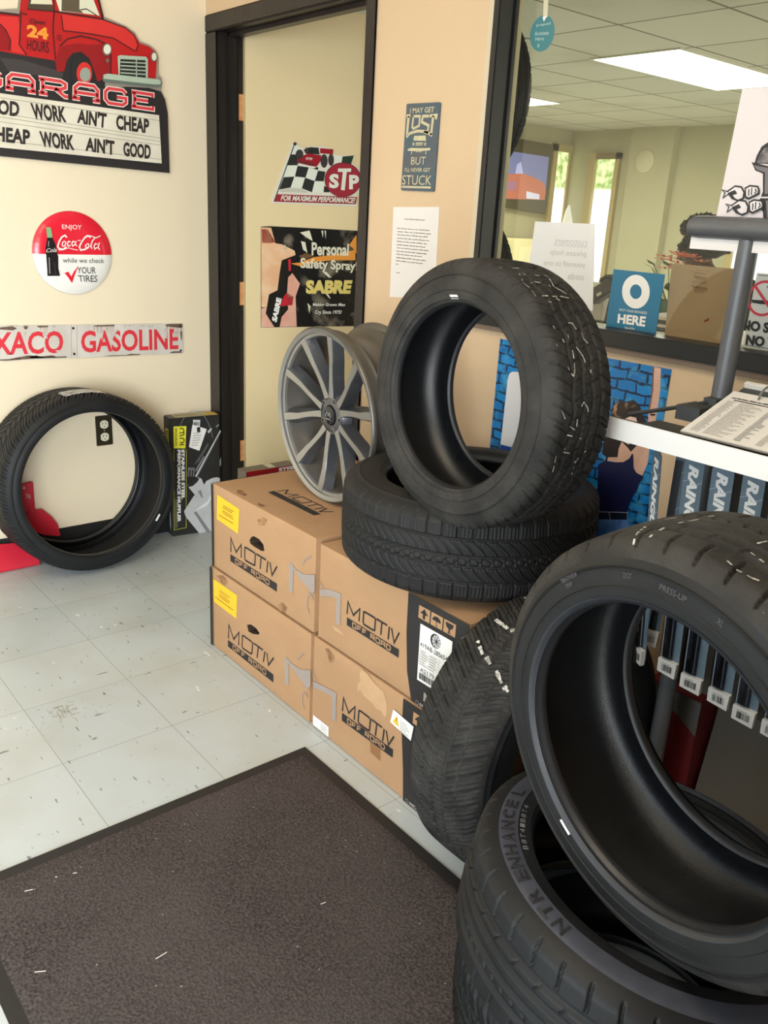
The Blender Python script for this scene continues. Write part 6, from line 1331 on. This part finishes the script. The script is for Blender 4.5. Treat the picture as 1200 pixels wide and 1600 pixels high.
# hanging tires beside the office window
Ta = Tire((0.965, 0.40, 1.765), (0, -1, 0), 0.305, 0.20, 0.20); ta = tire(Ta, 'tire on the office side, its edge showing at the window frame, upper', pat_touring, M_RUB, M_RUB, 0.004, NT=360, NS=40, seg=80, group='tires on the office side')
Tb = Tire((0.975, 0.40, 1.15), (0, -1, 0), 0.305, 0.20, 0.20); tb = tire(Tb, 'tire on the office side, its edge showing at the window frame, lower', pat_touring, M_RUB, M_RUB, 0.004, NT=360, NS=40, seg=80, group='tires on the office side')
b = MB(); b.box((0.68, 0.53, 0.0), (0.98, 0.66, 2.35), M_WALLY); pil = struct('trim_4', b)
for z in (0.838, 1.453): b = MB(); b.box((0.72, 0.31, z - 0.02), (1.02, 0.53, z), MDG); b.build('support_ledge', pil)
# reception counter with card terminal
rc_ = empty('reception_counter', Vector((1.3, 1.0, 0)), 'white office counter behind the window', 'counter')
SC.view_layers[0].update(); iv = rc_.matrix_world.inverted(); CW = flat('counter_white', 232, 230, 210, 0.4)
b = MB(); b.box((0.75, 0.72, 1.0), (2.3, 1.35, 1.035), CW, iv); b.build('worktop', rc_, bevel=0.004); b = MB(); b.box((0.8, 0.78, 0.0), (2.25, 1.3, 1.0), flat('counter_panel', 206, 200, 172), iv); b.build('base', rc_)
cx, cy = 1.37, 0.86
tm = empty('card_terminal', Vector((cx, cy, 1.035)), 'black card terminal tilted on a stand on the office counter', 'terminal')
TB = flat('terminal_black', 34, 34, 34, 0.4)
b = MB(); b.box((-0.07, -0.05, 0.001), (0.07, 0.05, 0.012), TB); b.build('base', tm, bevel=0.003)
b = MB(); b.tube([(0.02, 0, 0.01), (0.03, 0, 0.10)], 0.008, TB, 12); b.build('stem', tm, smooth=True)
b = MB(); Mh = Matrix.Translation((0.0, 0, 0.125)) @ Matrix.Scale(0.72, 4) @ Matrix.Rotation(math.radians(-32), 4, 'Y'); b.box((-0.09, -0.04, -0.035), (0.085, 0.04, 0.035), TB, Mh); b.box((0.0, -0.035, 0.035), (0.06, 0.035, 0.06), TB, Mh); b.build('head', tm, bevel=0.006)
b = MB(); b.box((-0.03, -0.0408, -0.02), (0.0, -0.0402, -0.005), M_WHITE, Mh); b.build('sticker', tm)
wb_ = empty('white_box', Vector((1.27, 0.95, 1.0355)), 'small white box beside the card terminal on the counter', 'box')
b = MB(); b.box((-0.06, -0.04, 0), (0.06, 0.04, 0.085), M_WHITE); b.build('box_body', wb_, bevel=0.002)
pf = empty('paper_stack', Vector((1.70, 0.84, 1.0355)), 'stack of papers on the counter between blue sign and cardboard', 'papers')
b = MB()
for k in range(6): b.box((-0.11 + 0.004 * (k % 3), -0.08, 0.012 * k), (0.11 + 0.003 * (k % 2), 0.08, 0.012 * k + 0.010), M_WHITE if k % 2 else flat('folder_dark', 60, 62, 70))
b.build('sheets', pf)
pp = empty('flower_pot', Vector((1.515, 1.05, 1.0355)), 'small potted plant with orange flowers behind the cardboard sheet', 'plant')
b = MB(); b.revolve([(0, 0), (0.04, 0), (0.055, 0.10), (0.050, 0.10), (0.045, 0.08), (0, 0.08)], flat('pot_green', 70, 110, 80, 0.4), 24); b.build('pot', pp, smooth=True)
r_ = random.Random(4); lf = MB(); fl = MB(); LG = flat('leaf_green', 64, 96, 48); OR = flat('flower_orange', 240, 110, 60)
for k in range(26):
    a = r_.uniform(0, 6.28); t_ = r_.uniform(0.02, 0.10); h_ = r_.uniform(0.10, 0.23); c_ = Vector((t_ * math.cos(a), t_ * math.sin(a), h_)); d = Vector((math.cos(a), math.sin(a), 0.5)) * 0.035; s_ = Vector((-math.sin(a), math.cos(a), 0)) * 0.016
    lf.tube([(0, 0, 0.08), c_ * 0.6 + Vector((0, 0, 0.04)), c_], 0.0015, LG, 5); lf.add([c_ - d * 0.3, c_ + s_ + d * 0.3, c_ + d, c_ - s_ + d * 0.3], [(0, 1, 2, 3)], LG)
for k in range(26):
    a = r_.uniform(0, 6.28); t_ = r_.uniform(0.0, 0.08); c_ = Vector((t_ * math.cos(a) + 0.02, t_ * math.sin(a), r_.uniform(0.21, 0.265)))
    for q in range(6):
        p0 = Vector((math.cos(q), math.sin(q), 0.3)) * 0.032; p1 = Vector((math.cos(q + 0.5), math.sin(q + 0.5), 0.2)) * 0.030; fl.add([c_, c_ + p0, c_ + p1], [(0, 1, 2)], OR)
lf.build('foliage', pp, recalc=False); fl.build('blossom', pp, recalc=False)

# person leaning over the desk
PH = Vector((0.985, 2.2, 0))
pe = empty('person', PH, 'person with dark curly hair in dark green top, bent over behind the cardboard', 'person')
SKN = mat('skin', rgb(92, 64, 50), 0.55); GRN = mat('top_green', rgb(52, 58, 48), 0.8, var=0.5, vscale=20, col2=rgb(66, 70, 60)); PANTS = flat('trousers_dark', 46, 50, 62, 0.8)
def skin_mesh(name, verts, edges, radii, m, parent, root=0, sub=2):
    me = bpy.data.meshes.new(name); me.from_pydata(verts, edges, []); o = bpy.data.objects.new(name, me); COL.objects.link(o)
    md = o.modifiers.new('s', 'SKIN'); md.use_smooth_shade = True
    for i, r in enumerate(radii): me.skin_vertices[0].data[i].radius = r if isinstance(r, tuple) else (r, r)
    me.skin_vertices[0].data[root].use_root = True
    sb = o.modifiers.new('d', 'SUBSURF'); sb.levels = sub; sb.render_levels = sub
    SC.view_layers[0].update(); dg = bpy.context.evaluated_depsgraph_get()
    m2 = bpy.data.meshes.new_from_object(o.evaluated_get(dg)); bpy.data.objects.remove(o)
    m2.materials.clear(); m2.materials.append(m); m2.polygons.foreach_set('use_smooth', [True] * len(m2.polygons)); m2.name = name
    return link(bpy.data.objects.new(name, m2), parent)
# seated, facing -x and leaning forward; head bowed
bv = [(0.25, 0, 0.55), (0.22, 0, 0.75), (0.14, 0, 0.98), (0.07, 0, 1.14), (0.01, 0, 1.17), (-0.05, 0, 1.20), (-0.09, 0, 1.27), (-0.085, 0, 1.34),
      (0.10, -0.17, 1.12), (0.00, -0.22, 0.90), (-0.18, -0.16, 0.80), (-0.26, -0.13, 0.79), (0.10, 0.17, 1.12), (0.00, 0.22, 0.90), (-0.18, 0.16, 0.80), (-0.26, 0.13, 0.79),
      (0.20, -0.10, 0.52), (-0.20, -0.11, 0.50), (-0.20, -0.11, 0.08), (-0.32, -0.11, 0.04), (0.20, 0.10, 0.52), (-0.20, 0.11, 0.50), (-0.20, 0.11, 0.08), (-0.32, 0.11, 0.04)]
be = [(0, 1), (1, 2), (2, 3), (3, 4), (4, 5), (5, 6), (6, 7), (3, 8), (8, 9), (9, 10), (10, 11), (3, 12), (12, 13), (13, 14), (14, 15), (0, 16), (16, 17), (17, 18), (18, 19), (0, 20), (20, 21), (21, 22), (22, 23)]
br = [(0.14, 0.15), (0.12, 0.14), (0.13, 0.15), (0.10, 0.12), 0.055, 0.06, 0.085, 0.075, 0.065, 0.045, 0.034, 0.03, 0.065, 0.045, 0.034, 0.03, 0.09, 0.065, 0.045, 0.04, 0.09, 0.065, 0.045, 0.04]
body = skin_mesh('body', bv, be, br, SKN, pe)
def shell(name, m, grow, cond):
    b = bmesh.new(); b.from_mesh(body.data); b.normal_update()
    for v in b.verts: v.co += v.normal * grow
    bmesh.ops.delete(b, geom=[f for f in b.faces if not cond(f.calc_center_median())], context='FACES')
    me = bpy.data.meshes.new(name); b.to_mesh(me); b.free(); me.materials.clear(); me.materials.append(m)
    return link(bpy.data.objects.new(name, me), pe)
shell('green_top', GRN, 0.010, lambda c: 0.62 < c.z < 1.165 and c.x > -0.03)
shell('trousers', PANTS, 0.010, lambda c: 0.1 < c.z < 0.66)
b = MB(); b.prism([(-0.155, 1.235), (-0.188, 1.245), (-0.178, 1.285), (-0.162, 1.30)], -0.012, 0.012, SKN, lambda u, v, w: (u, w, v)); b.build('nose', pe, smooth=True)
for sgn in (1, -1):
    b = MB(); b.revolve([(0, -0.012), (0.012, -0.004), (0.012, 0.004), (0, 0.012)], flat('eye_dark', 30, 26, 24, 0.3), 12, False, lambda x, y, z: (x * 0.5 - 0.168, y + sgn * 0.034, z * 0.8 + 1.292)); b.build('eye', pe, smooth=True)
    hb = MB()
    for k in range(5):
        L1 = (0.075, 0.085, 0.09, 0.083, 0.06)[k]
        a = sgn * (-0.30 + 0.15 * k) if k < 4 else sgn * -0.75
        o0 = Vector((-0.27, -sgn * 0.13 + (-0.024 + 0.016 * k) * sgn if k < 4 else -sgn * 0.13 - 0.03 * sgn, 0.79)); d = Vector((-math.cos(a), math.sin(a), 0))
        hb.tube([o0, o0 + d * L1 * 0.5 + Vector((0, 0, 0.006)), o0 + d * L1 - Vector((0, 0, 0.012))], [0.009, 0.008, 0.0055], SKN, 8)
    hb.build('fingers', pe, smooth=True)
hm = MB(); r_ = random.Random(11); HRM = mat('curly_hair', rgb(30, 26, 24), 0.8)
for k in range(230):
    a = r_.uniform(0, 6.28); e = math.asin(r_.uniform(-0.35, 1)); d = Vector((math.cos(a) * math.cos(e), math.sin(a) * math.cos(e), math.sin(e)))
    if d.x < -0.45 and d.z < 0.45: continue
    c = Vector((-0.065, 0, 1.335)) + Vector((d.x * 0.125, d.y * 0.125, d.z * 0.115)); R1 = r_.uniform(0.012, 0.02)
    ax = Vector((r_.uniform(-1, 1), r_.uniform(-1, 1), r_.uniform(-1, 1))).normalized(); bx = ax.cross(d).normalized(); cx_ = bx.cross(ax)
    hm.tube([c + (bx * math.cos(q) + cx_ * math.sin(q)) * R1 + ax * 0.006 * q / 3 for q in [0.9 * i for i in range(9)]], 0.0055, HRM, 5)
hm.revolve([(0, 0.118), (0.06, 0.105), (0.10, 0.06), (0.115, 0.0), (0.108, -0.04), (0.06, -0.07)], HRM, 24, False, lambda x, y, z: (x * 1.0 - 0.045, y, z + 1.33)); hm.build('hair', pe, smooth=True, recalc=False)
